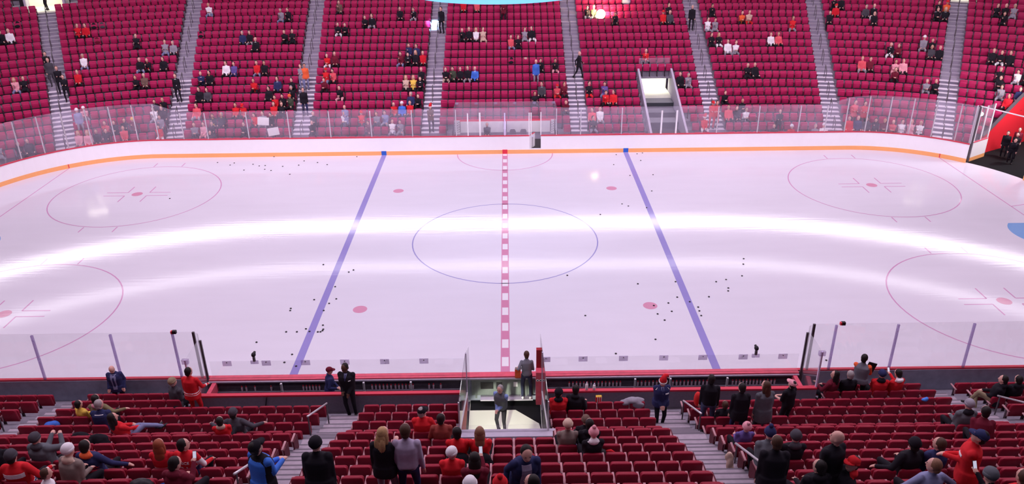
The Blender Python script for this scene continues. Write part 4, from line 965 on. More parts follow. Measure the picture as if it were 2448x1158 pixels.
C0=Vector((.2089,-35.7586,16.8662)); Minv=M.inverted()
def pix(p):
    q=Minv@Vector(p); 
    return (1224+1903.48*q.x/-q.z, 579-1903.48*q.y/-q.z, -q.z)
near_list=[]
for r in range(len(NEAR)-1):
    y,t=NEAR[r]; z=t-.86
    for nm,xsn in near_seats(r):
        for j,x in enumerate(xsn):
            u,v,d=pix((x,y+.1,t)); near_list.append((d,r,nm,j,len(xsn),x,y,z,-20<u<2468 and v<1185))
vis=sorted([q for q in near_list if q[8]])
chosen=set((q[1],q[2],q[3]) for q in vis[:300])
stuff=[]
for q in near_list:
    d,r,nm,j,n,x,y,z,ok=q
    if (r,nm,j) in chosen:
        fl=nm.startswith('right') or nm.startswith('far right') or 'right of' in nm
        side=j+1 if (fl and 'tunnel' not in nm) or 'left of' in nm or nm.startswith('middle') else n-j
        if 'right of' in nm: side=j+1; where='from the tunnel'
        elif 'left of' in nm: side=n-j; where='from the tunnel'
        elif nm.startswith('middle'): side=j+1; where='from left stairs'
        elif nm in('left block','right block'): side=(n-j) if nm=='left block' else j+1; where='from inner stairs'
        else: side=(n-j) if 'left' in nm else j+1; where='from outer stairs'
        e=thing('arena_seat','folding seat, row %s, %s, %s %s'%(['one','two','three','four','five','six','seven','eight','nine','ten','eleven','twelve','thirteen','fourteen','fifteen'][r],nm,ORD[side],where),'seat',(x,y,z),0,'red folding seats of the near stand')
        link('backrest',ME_BACK,e); link('seat_pan',ME_PAN,e); link('armrest',ME_ARM,e); link('bracket',ME_BR,e)
        if j==n-1: link('armrest',ME_ARM,e,(.51,0,0)); link('end_panel',ME_END,e,(.29,0,0))
        if j==0: link('end_panel',ME_END,e,(-.31,0,0))
    else: stuff.append((x,y,z,0.0,0))
for k in range(K0,K1+1):
    for i in range(len(AIS)+1):
        for (j,n,s,x,y,nx,ny,blk) in row_seats(k,i):
            if blk: continue
            stuff.append((x,y,row_floor(k),far_yaw(nx,ny),1))
# all remaining seats as one mass
def arrays(mb):
    V=np.array(mb.v); F=[f for f in mb.f]; return V,F
parts=[(bk,0),(pn,0),(am,1),(br_,2)]
Vs=[];Ls=[];Lt=[];Mi=[];vo=0
st_=np.array(stuff); c,s_=np.cos(st_[:,3]),np.sin(st_[:,3])
for mbp,mi in parts:
    V,F=arrays(mbp); nV=len(V); N=len(st_)
    X=V[None,:,0]*c[:,None]-V[None,:,1]*s_[:,None]+st_[:,0:1]; Y=V[None,:,0]*s_[:,None]+V[None,:,1]*c[:,None]+st_[:,1:2]; Z=V[None,:,2]+st_[:,2:3]
    Vs.append(np.stack([X,Y,Z],-1).reshape(-1,3))
    fl=np.concatenate([np.array(f) for f in F]); ln=np.array([len(f) for f in F])
    Ls.append((fl[None,:]+(np.arange(N)*nV)[:,None]+vo).reshape(-1)); Lt.append(np.tile(ln,N))
    near=st_[:,4]<.5
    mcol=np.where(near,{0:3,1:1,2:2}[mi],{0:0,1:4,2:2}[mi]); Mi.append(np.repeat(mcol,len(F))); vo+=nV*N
Vs=np.concatenate(Vs);Ls=np.concatenate(Ls);Lt=np.concatenate(Lt);Mi=np.concatenate(Mi)
me=bpy.data.meshes.new('arena_seating'); me.vertices.add(len(Vs)); me.vertices.foreach_set('co',Vs.reshape(-1)); me.loops.add(len(Ls)); me.loops.foreach_set('vertex_index',Ls.astype(np.int32))
me.polygons.add(len(Lt)); stt=np.concatenate([[0],np.cumsum(Lt)[:-1]]); me.polygons.foreach_set('loop_start',stt.astype(np.int32)); me.polygons.foreach_set('loop_total',Lt.astype(np.int32))
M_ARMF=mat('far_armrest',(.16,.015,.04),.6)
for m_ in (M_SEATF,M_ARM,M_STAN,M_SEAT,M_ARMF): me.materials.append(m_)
me.polygons.foreach_set('material_index',Mi.astype(np.int32)); me.update(calc_edges=True); me.validate()
so=link('arena_seating',me); tag(so,'mass of crimson folding seats filling the far stands and outer near rows','seating'); so['kind']='stuff'
# handrails on the near stairs
def near_rail(pts,posts,label):
    e=thing('handrail',label,'handrail',pts[0]); o=Vector(pts[0]); mb=MB(); mb.tube([Vector(p)-o for p in pts],.028,8); obj('rail',mb,M_METAL,e,True)
    for p,z in posts:
        mb=MB(); mb.tube([Vector((p[0],p[1],z))-o,Vector(p)-o],.022,8); obj('rail_post',mb,M_DMETAL,e)
# ---------------------------------------------------------------- people: body builder
CO={'black':(.014,.012,.018),'dkgrey':(.07,.065,.08),'grey':(.30,.28,.33),'white':(.85,.82,.86),'red':(.66,.02,.03),'jersey':(.60,.015,.03),'redwhite':(.72,.10,.13),'maroon':(.15,.012,.03),
 'navy':(.03,.035,.11),'blue':(.06,.17,.62),'greyblue':(.25,.27,.45),'beige':(.62,.45,.36),'pink':(.80,.36,.42),'orange':(.85,.14,.05),'purple':(.13,.09,.30),'yellow':(.82,.55,.10),'brown':(.16,.10,.08),'tan':(.30,.24,.15),
 'green':(.06,.075,.05),'jeans':(.20,.22,.38),'olive':(.20,.17,.09),'lilac':(.42,.36,.50),'steel':(.17,.20,.34),'royal':(.02,.10,.55),'camo':(.24,.19,.17),'rust':(.30,.06,.05),'slate':(.12,.13,.15)}
HAIRC={'dark':(.012,.008,.008),'brown':(.075,.035,.022),'grey':(.34,.31,.31),'blonde':(.50,.30,.14),'red':(.30,.07,.03),'tanhair':(.24,.12,.07)}
_mc={}
def cmat(kind,name):
    k=(kind,name)
    if k not in _mc:
        if kind=='cloth': _mc[k]=mat('cloth_'+name,CO[name],.8,.15,.18,14)
        elif kind=='hair': _mc[k]=mat('hair_'+name,HAIRC[name],.55,.3,.3,60)
        elif kind=='skin': _mc[k]=mat('skin_'+name,{'fair':(.72,.40,.33),'dark':(.10,.045,.03),'mid':(.58,.30,.22)}[name],.5,.35,.06,20)
    return _mc[k]
M_SHOE=mat('dark_shoe',(.02,.016,.018),.5)
def V3(*a): return Vector(a)
def ik(a,b,l1,l2,pole):
    d=b-a; L=d.length; L2=min(L,(l1+l2)*.995)
    if L>L2: b=a+d*(L2/L); d=b-a; L=L2
    x=(l1*l1-l2*l2+L*L)/(2*L); h=math.sqrt(max(0,l1*l1-x*x)); n=d/L
    p=pole-n*pole.dot(n); p=p.normalized() if p.length>1e-4 else Vector((0,1,0))
    return a+n*x+p*h,b
def rotx(v,o,a): return o+Matrix.Rotation(a,3,'X')@(v-o)
def body_prims(P):
    """P: dict of pose options.  returns list of primitives (kind,data,tag) and head frame"""
    H=P.get('h',1.0); bulk=P.get('bulk',1.0); sit=P.get('sit',False); hem=P.get('hem',.06); sl=P.get('sleeve','long')
    pel=V3(0,0,.53) if sit else V3(0,0,.95)
    if 'pel' in P: pel=V3(*P['pel'])
    lean=P.get('lean',-.12 if sit else .03)   # forward lean in radians (positive = forward)
    tw=P.get('twist',0.0)
    def T(x,y,z):
        v=Matrix.Rotation(tw*z/.5,3,'Z')@V3(x,y,z)
        return pel+Matrix.Rotation(-lean,3,'X')@v
    chest=T(0,.0,.34); neck=T(0,-.01,.53); shL=T(-.158*min(1.12,bulk),0,.445); shR=T(.158*min(1.12,bulk),0,.445)
    nod=P.get('nod',0.0); hy=P.get('hyaw',0.0)
    HR=Matrix.Rotation(hy,3,'Z')@Matrix.Rotation(-(lean*.45+nod),3,'X')
    hc=neck+HR@V3(0,.025,.155)
    pr=[]
    up_=(neck-pel).normalized(); rt_=(shR-shL).normalized(); fw_=up_.cross(rt_).normalized(); rp=V3(1,0,0)
    rows=[(T(0,0,-.10),.145*bulk**.5,.105*bulk**.5,rp),(T(0,0,.02),.165*bulk**.6,.125*bulk**.7,rp),(T(0,.005,.15),.152*bulk,.115*bulk,rt_),(T(0,.01,.32),.166*bulk,.128*bulk,rt_),(T(0,-.005,.42),.158*bulk,.112*bulk,rt_),(T(0,-.01,.49),.105,.078,rt_),(T(0,-.01,.525),.07,.066,rt_)]
    pr.append(('loft',rows,'torso'))
    if hem>.08: pr.append(('loft',[(T(0,0,.05),.168*bulk,.130*bulk,rp),(T(0,0,-hem*.5),.18*bulk,.14*bulk,rp),(T(0,0,-hem),.18*bulk,.142*bulk,rp)],'top'))
    pr.append(('cap',(neck-up_*.03,.066,neck+HR@V3(0,.012,.07),.056),'skin'))
    pr.append(('ell',(hc+HR@V3(0,0,.018),(.086,.107,.119),HR),'skin')); pr.append(('ell',(hc+HR@V3(0,.03,-.055),(.063,.071,.077),HR),'skin'))
    pr.append(('cap',(hc+HR@V3(0,.096,.02),.013,hc+HR@V3(0,.117,-.02),.018),'skin'))
    for s in (-1,1): pr.append(('ell',(hc+HR@V3(s*.084,-.005,-.008),(.014,.024,.034),HR),'skin'))
    hands={}
    for s,sh,key in ((-1,shL,'L'),(1,shR,'R')):
        tgt=P.get('hand'+key); 
        if tgt is None: tgt=(s*.215,.06,-.12) if not sit else (s*.11,.30,.12)
        tgt=pel+V3(*tgt) if not P.get('abs') else V3(*tgt)
        pole=V3(*P.get('pole'+key,(s*.22,-1,-.25)))
        el,wr=ik(sh,tgt,.285,.255,pole)
        ar=.052*bulk; pr.append(('cap',(sh,.057*bulk,el,ar*.86),'sleeve')); pr.append(('cap',(el,ar*.84,wr,.034*bulk if sl=='long' else .029),'fore'))
        pr.append(('ell',(sh,(.054*bulk,.060*bulk,.052*bulk),None),'sleeve'))
        d=(wr-el).normalized(); side=d.cross(V3(0,0,1)); side=side.normalized() if side.length>.1 else V3(1,0,0)
        hands[key]=(wr,d,side)
        if P.get('fingers',True):
            pn_=side.cross(d).normalized()*(-1)
            pr.append(('cap',(wr,.030,wr+d*.055,.034),'skin'))
            pr.append(('cap',(wr+d*.05-side*.022,.019,wr+d*.05+side*.022,.019),'skin'))
            for fi,(off,ln) in enumerate(((-.033,.062),(-.011,.075),(.011,.07),(.033,.052))):
                a=wr+d*.07+side*off; b=a+d*ln*.55-V3(0,0,.012); c=b+(d*.6-pn_*.0-V3(0,0,.8)).normalized()*ln*.5
                pr.append(('cap',(a,.0125,b,.0115),'skin')); pr.append(('cap',(b,.0115,c,.0105),'skin'))
            a=wr+d*.02-side*s*-.03*(-1); b=a+(d*.6-side*s*.7*-1*(-1)).normalized()*.045; pr.append(('cap',(a,.014,b,.0125),'skin'))
        else: pr.append(('ell',(wr+d*.06,(.042,.055,.045),None),'skin'))
    for s,key in ((-1,'L'),(1,'R')):
        hip=pel+V3(s*.095,0,-.02)
        ft=P.get('foot'+key)
        if ft is None: ft=(s*.13,.34,.09) if sit else (s*.11,.0,.09)
        an=V3(*ft); kn,an=ik(hip,an,.44,.42,V3(*P.get('knee'+key,(s*.25,1,.3))))
        pr.append(('cap',(hip,.098,kn,.062),'pants')); pr.append(('cap',(kn,.062,an,.046),'pants'))
        fd=V3(*P.get('toe'+key,(s*.15,1,0))).normalized()
        pr.append(('cap',(an-V3(0,0,.035)-fd*.05,.045,an+fd*.14-V3(0,0,.05),.038),'shoe'))
    if P.get('hood'): pr.append(('ell',(neck+V3(0,-.05,.0)-up_*.0,(.12,.085,.07),None),'hood'))
    return pr,dict(hc=hc,HR=HR,neck=neck,chest=chest,pel=pel,T=T,hands=hands,up=up_,fw=fw_,rt=rt_,shL=shL,shR=shR,bulk=bulk)
def prim_mesh(pr,seg=12):
    mb=MB()
    for kind,d,t in pr:
        if kind=='cap':
            p0,r0,p1,r1=d; ax=(p1-p0); L=ax.length; ax=ax/L if L>1e-6 else V3(0,0,1)
            u=V3(0,0,1) if abs(ax.z)<.9 else V3(0,1,0); a=ax.cross(u).normalized(); b=a.cross(ax)
            rings=[]
            for q in (-80,-45,-15): rings.append((p0+ax*r0*math.sin(math.radians(q)),r0*math.cos(math.radians(q))))
            for q in (15,45,80): rings.append((p1+ax*r1*math.sin(math.radians(q)),r1*math.cos(math.radians(q))))
            vs=[c+(a*math.cos(2*PI*j/seg)+b*math.sin(2*PI*j/seg))*r for c,r in rings for j in range(seg)]
            fs=[(i*seg+j,i*seg+(j+1)%seg,(i+1)*seg+(j+1)%seg,(i+1)*seg+j) for i in range(5) for j in range(seg)]
            fs.append(tuple(range(seg))[::-1]); fs.append(tuple(5*seg+j for j in range(seg))); mb.add(vs,fs)
        elif kind=='ell':
            c,r,R=d; mb.ell(c,r,0,seg+2,9,R)
        else:
            n=18; vs=[];rows=d
            # smooth sections
            sec=[]
            for i in range(len(rows)-1):
                for t_ in (0,.5): 
                    A,B=rows[i],rows[i+1]; sec.append((A[0].lerp(B[0],t_),A[1]+(B[1]-A[1])*t_,A[2]+(B[2]-A[2])*t_,A[3].lerp(B[3],t_)))
            sec.append(rows[-1]); m=len(sec)
            for i,(c,rx,ry,rr) in enumerate(sec):
                ax=(sec[min(i+1,m-1)][0]-sec[max(i-1,0)][0]).normalized(); r=(rr-ax*rr.dot(ax)).normalized(); f=ax.cross(r)
                for j in range(n):
                    a=2*PI*j/n; ca,sa=math.cos(a),math.sin(a); e=.8
                    vs.append(c+r*rx*math.copysign(abs(ca)**e,ca)+f*ry*math.copysign(abs(sa)**e,sa))
            fs=[(i*n+j,i*n+(j+1)%n,(i+1)*n+(j+1)%n,(i+1)*n+j) for i in range(m-1) for j in range(n)]
            fs.append(tuple(range(n))[::-1]); fs.append(tuple((m-1)*n+j for j in range(n))); mb.add(vs,fs)
    return mb
def classify(pts,pr,fr,belt):
    best=np.full(len(pts),1e9); lab=np.zeros(len(pts),int); names=[]
    for kind,d,t in pr:
        if kind=='cap':
            p0,r0,p1,r1=np.array(d[0]),d[1],np.array(d[2]),d[3]; ax=p1-p0; L2=ax@ax
            tt=np.clip(((pts-p0)@ax)/L2,0,1); dist=np.linalg.norm(pts-(p0+tt[:,None]*ax),axis=1)-(r0+(r1-r0)*tt)
        elif kind=='ell':
            c,r,R=d; q=pts-np.array(c); 
            if R is not None: q=q@np.array(R)
            dist=(np.linalg.norm(q/np.array(r),axis=1)-1)*min(r)
        else:
            dist=np.full(len(pts),1e9)
            for A,B in zip(d[:-1],d[1:]):
                a,b=np.array(A[0]),np.array(B[0]); ax=b-a; L2=ax@ax; tt=np.clip(((pts-a)@ax)/L2,0,1); c=a+tt[:,None]*ax; q=pts-c
                an=ax/math.sqrt(L2); r=np.array(A[3]); r=r-an*(r@an); r/=np.linalg.norm(r); f=np.cross(an,r)
                rx=A[1]+(B[1]-A[1])*tt; ry=A[2]+(B[2]-A[2])*tt; ov=q@an
                dd=(np.sqrt((q@r/rx)**2+(q@f/ry)**2+(ov/.1)**2)-1)*np.minimum(rx,ry); dist=np.minimum(dist,dd)
        if t=='hood': dist-=.01
        up=dist<best; best=np.where(up,dist,best)
        if t not in names: names.append(t)
        lab=np.where(up,names.index(t),lab)
    out=np.empty(len(pts),object)
    for i,nm in enumerate(names): out[lab==i]=nm
    pel=np.array(fr['pel']); u=np.array(fr['up']); h=(pts-pel)@u
    out[(out=='torso')&(h<belt)]='pants'; out[out=='torso']='top'
    return out
_pc=0
def build_person_mesh(P,voxel,name='person_body'):
    pr,fr=body_prims(P)
    me0=prim_mesh(pr).mesh(name,[]); o=bpy.data.objects.new('tmp_body',me0); COL.objects.link(o)
    r=o.modifiers.new('r','REMESH'); r.mode='VOXEL'; r.voxel_size=voxel; r.use_smooth_shade=True
    s=o.modifiers.new('s','SMOOTH'); s.factor=.5; s.iterations=7 if voxel<.02 else 1
    dg=bpy.context.evaluated_depsgraph_get(); dg.update(); me=bpy.data.meshes.new_from_object(o.evaluated_get(dg),depsgraph=dg); me.name=name
    bpy.data.objects.remove(o); bpy.data.meshes.remove(me0)
    n=len(me.polygons); c=np.empty(n*3); me.polygons.foreach_get('center',c); c=c.reshape(-1,3)
    lab=classify(c,pr,fr,P.get('belt',-.02))
    sl=P.get('sleeve','long')
    idx=np.zeros(n,int); mp={'skin':0,'top':1,'sleeve':1,'fore':1 if sl=='long' else 0,'pants':2,'shoe':3,'hood':4}
    for k,v in mp.items(): idx[lab==k]=v
    if 'tweak' in P: P['tweak'](c,idx,lab,fr)
    me.materials.clear()
    for i in range(6): me.materials.append(M_SHOE)
    me.polygons.foreach_set('material_index',idx.astype(np.int32)); me.polygons.foreach_set('use_smooth',[True]*n); me.update()
    return me,fr
def put_mats(o,mats):
    for i,m in enumerate(mats):
        if i<len(o.material_slots): o.material_slots[i].link='OBJECT'; o.material_slots[i].material=m
# head gear meshes in head space (head centre at the origin, +y is the face)
def gear(kind):
    mb=MB(); 
    if kind in('hair','long','tail'):
        mb.ell((0,-.020,.026),(.083,.090,.104),0,14,10)
        if kind=='hair': mb.ell((0,-.055,-.03),(.068,.052,.07),0,12,8)
        if kind=='long':
            mb.ell((0,-.055,-.08),(.092,.062,.15),0,14,10); mb.ell((0,-.075,-.18),(.085,.05,.13),0,14,10)
            for s in (-1,1): mb.ell((s*.07,-.01,-.06),(.026,.045,.12),0,8,8)
        if kind=='tail': mb.tube([(0,-.09,.06),(0,-.15,.03),(0,-.14,-.10),(0,-.13,-.2)],[.03,.045,.04,.015],8)
    elif kind=='beanie':
        mb.ell((0,-.010,.045),(.090,.106,.098),0,14,10); mb.tube([(0,-.006,.005),(0,-.006,.02),(0,-.008,.05),(0,-.008,.062)],[.088,.1,.1,.09],16)
    elif kind=='pom':
        mb.ell((0,-.010,.045),(.090,.106,.098),0,14,10); mb.tube([(0,-.006,.005),(0,-.006,.02),(0,-.008,.05),(0,-.008,.062)],[.088,.1,.1,.09],16); mb.ell((0,-.02,.165),(.04,.04,.04),0,10,8)
    elif kind=='cap':
        mb.ell((0,-.008,.045),(.086,.103,.082),0,14,10); mb.tube([(0,-.01,.02),(0,-.01,.045)],[.09,.09],14)
        vs=[];m=9
        for z in (.022,.034):
            for i in range(m): a=PI*i/(m-1); vs.append((.078*math.cos(a),.06+.11*math.sin(a),z-.25*(.11*math.sin(a))*.6))
        mb.add(vs,[tuple(range(m))[::-1],tuple(range(m,2*m))]+[(i,(i+1)%m,m+(i+1)%m,m+i) for i in range(m)])
    elif kind=='santa':
        mb.tube([(0,-.01,.02),(0,-.015,.08),(-.015,-.03,.14),(-.05,-.06,.19),(-.10,-.07,.18),(-.13,-.06,.13)],[.095,.09,.07,.05,.035,.02],14,0)
        mb.tube([(0,-.008,.0),(0,-.008,.015),(0,-.01,.04),(0,-.01,.05)],[.09,.106,.106,.09],16,1); mb.ell((-.135,-.055,.11),(.03,.03,.03),1,10,8)
    return mb
GEAR={}
def gear_mesh(kind):
    if kind not in GEAR:
        me=gear(kind).mesh({'hair':'hair','long':'long_hair','tail':'tied_hair','beanie':'beanie','pom':'bobble_hat','cap':'cap','santa':'santa_hat'}[kind],[M_BLACK,M_WPOST]); me.polygons.foreach_set('use_smooth',[True]*len(me.polygons)); GEAR[kind]=me
    return GEAR[kind]
def add_gear(parent,kind,fr,mt,mt2=None):
    me=gear_mesh(kind); o=bpy.data.objects.new(me.name,me); COL.objects.link(o); o.parent=parent
    m4=fr['HR'].to_4x4()@Matrix.Scale(1.125,4); m4.translation=fr['hc']; o.matrix_local=m4; put_mats(o,[mt,mt2 or M_WPOST]); return o
_fm=None
def add_face(parent,fr):
    global _fm
    if _fm is None:
        mb=MB()
        mb.ell((0,0,0),(.012,.008,.008),0,8,6); e=mb.mesh('eye',mat('dark_eye',(.02,.012,.01),.3))
        mb=MB(); mb.ell((0,0,0),(.024,.008,.006),0,8,6); m=mb.mesh('mouth',mat('lip',(.38,.10,.09),.5)); _fm=(e,m)
    for s in (-1,1):
        o=link('eye',_fm[0],parent); m4=fr['HR'].to_4x4(); m4.translation=fr['hc']+fr['HR']@V3(s*.033,.097,.024); o.matrix_local=m4
    o=link('mouth',_fm[1],parent); m4=fr['HR'].to_4x4(); m4.translation=fr['hc']+fr['HR']@V3(0,.099,-.06); o.matrix_local=m4
# ---------------------------------------------------------------- far spectators
def shirt_mesh(fr,kind):
    mb=MB(); T=fr['T']
    if kind=='shirt': pts=[(-.055,.50),(.055,.50),(.05,.2),(.035,.02),(-.035,.02),(-.05,.2)]
    elif kind=='stripe': pts=[(-.17,.30),(.17,.30),(.17,.23),(-.17,.23)]
    elif kind=='tie': pts=[(-.03,.49),(.03,.49),(.035,.12),(0,.08),(-.035,.12)]
    y0=.145 if kind!='stripe' else .135
    n=len(pts); vs=[T(x,y0-abs(x)*.35-(.05 if z>.45 else 0)-(.0),z) for x,z in pts]+[T(x,y0-.05-abs(x)*.35-(.05 if z>.45 else 0),z) for x,z in pts]
    mb.add(vs,[tuple(range(n)),tuple(range(n,2*n))[::-1]]+[(i,(i+1)%n,n+(i+1)%n,n+i) for i in range(n)]); return mb.mesh({'shirt':'shirt_front','stripe':'chest_stripe','tie':'tie'}[kind],M_WPOST)
FPOSE=[dict(sit=True,fingers=False,handL=(-.1,.3,.1),handR=(.1,.3,.1),hem=.1,bulk=1.08),
 dict(sit=True,fingers=False,lean=.35,handL=(-.05,.42,.2),handR=(.05,.42,.2),hem=.1,bulk=1.1,nod=-.25),
 dict(sit=True,fingers=False,handL=(.12,.2,.27),handR=(-.12,.2,.25),hem=.1,bulk=1.12,hyaw=.4),
 dict(sit=True,fingers=False,lean=.05,handL=(-.12,.3,.1),handR=(.06,.32,.38),hem=.1,bulk=1.05,nod=.3),
 dict(sit=True,fingers=False,handL=(-.2,.28,.08),handR=(.2,.28,.08),hyaw=-.5,hem=.12,bulk=1.15,footL=(-.22,.38,.09),footR=(.22,.38,.09))]
FST=[dict(fingers=False,hem=.16,bulk=1.1),dict(fingers=False,handL=(-.1,.22,.18),handR=(.1,.22,.2),hem=.16,bulk=1.1)]
FWK=dict(fingers=False,hem=.18,bulk=1.1,footL=(-.1,.26,.09),footR=(.1,-.30,.14),handL=(-.25,.2,.05),handR=(.27,-.12,-.02))
FT=[build_person_mesh(p,.032) for p in FPOSE]; FS=[build_person_mesh(p,.034) for p in FST]; FW=[build_person_mesh(FWK,.034)]
SH={}
def fshirt(fr,kind,key):
    if (key,kind) not in SH: SH[(key,kind)]=shirt_mesh(fr,kind)
    return SH[(key,kind)]
BLK=['outer left corner block','left corner block','second block from the left','third block from the left','block left of the penalty boxes','block behind penalty boxes','block with the lit tunnel','block right of the lit tunnel','second block from open gate','corner block above the open gate','outer right corner block']
BLK[1]='left corner block';BLK[2]='left corner inner block';BLK[3]='block above the left blue line'
LOOKT={'jersey':'red jersey','redwhite':'red and white jersey','dkgrey':'dark grey top','greyblue':'grey-blue jacket'}
HAIRT={'bald':'bald','dark':'dark-haired','brown':'brown-haired','grey':'grey-haired','blonde':'long-haired blonde','red':'red-haired','redcap':'red-capped','whitehat':'white-hatted','orangehat':'orange-hatted','yellowhat':'yellow-hatted','santahat':'santa-hatted'}
EXT={'redshirt':'over red shirt','whiteshirt':'over white shirt','yellowtie':'with yellow tie','whitestripe':'with white stripe','pinkpaper':'with pink paper'}
rowlab={}
tmp=[]
for q in FAR:
    k,i,j,s,pose,top,pants,hair,ex,ais=q
    if k==-5 and abs(s)>20.5: k=-4
    if j>=0:
        L=row_seats(k,i); jj=min(range(len(L)),key=lambda a:abs(L[a][2]-s)); _,n,s,x,y,nx,ny,blk=L[jj]
        if (k,round(s,2)) in rowlab:
            free=[a for a in L if (k,round(a[2],2)) not in rowlab and not a[7]]; _,n,s,x,y,nx,ny,blk=min(free,key=lambda a:abs(a[2]-s))
        rowlab[(k,round(s,2))]=1
        if blk: continue
        d=row_d(k)-.24; x,y,nx,ny=bowl(s,d); z=row_floor(k)
    else:
        n=0;jj=-1; d=row_d(k)-.38
        if ais: ai=min(range(len(AIS)),key=lambda a:abs(aisle_l(a,d)-s_to_l(s,d))); d=row_d(k)-TR*.75+.03; s=l_to_s(aisle_l(ai,d)+max(-.3,min(.3,s_to_l(s,d)-aisle_l(ai,d))),d)
        x,y,nx,ny=bowl(s,d); z=row_floor(k)+(.012 if ais else 0)
        if abs(x)<3.4 and y<15.2: continue
    tmp.append((k,i,jj,n,s,x,y,z,nx,ny,pose,top,pants,hair,ex,ais))
look=lambda t:'%s person in %s%s'%(HAIRT[t[13]],LOOKT.get(t[11],t[11]+' top'),(' '+EXT[t[14]]) if t[14]!='-' else '')
cnt={}
def baselab(t):
    if t[10]=='s': return '%s, row %s, %s'%(look(t),ORD[t[0]-K0+1],BLK[t[1]])
    return '%s %s, %s'%(look(t).replace('-haired person','-haired person'),('walking' if t[10]=='w' else 'standing')+(' on the' if t[15] else ' in row %s'%ORD[t[0]-K0+1]),(STN[min(range(len(AIS)),key=lambda a:abs(AIS[a][0]-t[4]))] if t[15] else BLK[t[1]])) 
for t in tmp: cnt.setdefault(baselab(t),[]).append(t)
for ti,t in enumerate(tmp):
    k,i,jj,n,s,x,y,z,nx,ny,pose,top,pants,hair,ex,ais=t
    lab=baselab(t).replace(' on the, ',' on ')
    grp=cnt[baselab(t)]
    if len(grp)>1:
        gs=sorted(grp,key=lambda a:(a[4],a[0])); pos=[id(g) for g in gs].index(id(t))
        lab=('leftmost ','second ','third ','fourth ','fifth ','sixth ')[pos]+lab if len(grp)>2 else ('left ','right ')[pos]+lab
    if pose=='s': key=int(rng.integers(0,5)); me,fr=FT[key]
    elif pose=='st': key=5+int(rng.integers(0,2)); me,fr=FS[key-5]
    else: key=7; me,fr=FW[0]
    if top=='red' and pose=='st' and hair=='redcap': key=6; me,fr=FS[1]
    yaw=far_yaw(nx,ny)+(rng.uniform(-.15,.15) if pose=='s' else rng.uniform(-.5,.5))
    if ex=='pinkpaper': yaw-=.6
    if pose=='w': yaw=1.2+PI
    o=bpy.data.objects.new('person',me); COL.objects.link(o); o.location=(x,y,z); o.rotation_euler=(0,0,yaw); sc=rng.uniform(1.03,1.12); o.scale=(sc,sc,sc)
    tag(o,lab,'person','spectators in the far stand')
    sk=cmat('skin','fair' if rng.random()<.85 else 'mid')
    put_mats(o,[sk,cmat('cloth',top),cmat('cloth',pants),M_SHOE,cmat('cloth',top),cmat('cloth','white')])
    if hair in HAIRC: add_gear(o,'long' if hair=='blonde' else 'hair',fr,cmat('hair',hair))
    elif hair=='redcap': add_gear(o,'cap',fr,cmat('cloth','red'))
    elif hair=='whitehat': add_gear(o,'beanie',fr,cmat('cloth','white'))
    elif hair=='orangehat': add_gear(o,'beanie',fr,cmat('cloth','orange'))
    elif hair=='yellowhat': add_gear(o,'beanie',fr,cmat('cloth','yellow'))
    elif hair=='santahat': add_gear(o,'santa',fr,cmat('cloth','red'),M_WPOST)
    kx={'whiteshirt':('shirt','white'),'redshirt':('shirt','red'),'yellowtie':('shirt','yellow'),'whitestripe':('stripe','white')}.get(ex)
    if top in('jersey','redwhite'): kx=('stripe','white')
    if kx:
        c=link({'shirt':'shirt_front','stripe':'chest_stripe','tie':'tie'}[kx[0]],fshirt(fr,kx[0],key),o); put_mats(c,[cmat('cloth',kx[1])])
    if ex=='pinkpaper': mb=MB(); mb.box((.16,.34,1.12),(.24,.02,.34)); tag(link('paper_bag',mb.mesh('paper_bag',cmat('cloth','pink')),None,(x-.25,y-.35,z)),'pink paper sheet held up by the standing person high in the middle block','paper')
# ---------------------------------------------------------------- near spectators and staff
TAKEN=set()
def seat_x(r,x,take=False):
    best=None
    for nm,xsn in near_seats(r):
        for q in xsn:
            if take and (r,round(q,2)) in TAKEN: continue
            if best is None or abs(q-x)<abs(best-x): best=q
    if take: TAKEN.add((r,round(best,2)))
    return best
def back_text(o,fr,txt,size,zc,mt,name,front=False,squash=1.0):
    cu=bpy.data.curves.new('txt','FONT'); cu.body=txt; cu.size=size; cu.align_x='CENTER'; cu.align_y='CENTER'; cu.extrude=.002; cu.resolution_u=2
    to=bpy.data.objects.new('txt',cu); COL.objects.link(to); dg=bpy.context.evaluated_depsgraph_get(); dg.update()
    me=bpy.data.meshes.new_from_object(to.evaluated_get(dg),depsgraph=dg); bpy.data.objects.remove(to); bpy.data.curves.remove(cu)
    bm=bmesh.new(); bm.from_mesh(me); bmesh.ops.triangulate(bm,faces=bm.faces); bmesh.ops.subdivide_edges(bm,edges=[e for e in bm.edges if e.calc_length()>.03],cuts=1); bm.to_mesh(me); bm.free()
    b=o.data; tree=BVHTree.FromPolygons([v.co for v in b.vertices],[tuple(p.vertices) for p in b.polygons])
    sg=-1 if not front else 1
    for v in me.vertices:
        p=fr['T'](v.co.x*squash*(1 if not front else -1),sg*.6,zc+v.co.y); h=tree.ray_cast(p,-sg*fr['fw'])
        v.co=(h[0] if h[0] is not None else fr['T'](v.co.x,sg*.15,zc+v.co.y))+sg*fr['fw']*(.006+v.co.z)
    me.materials.clear(); me.materials.append(mt); me.name=name; return link(name,me,o)
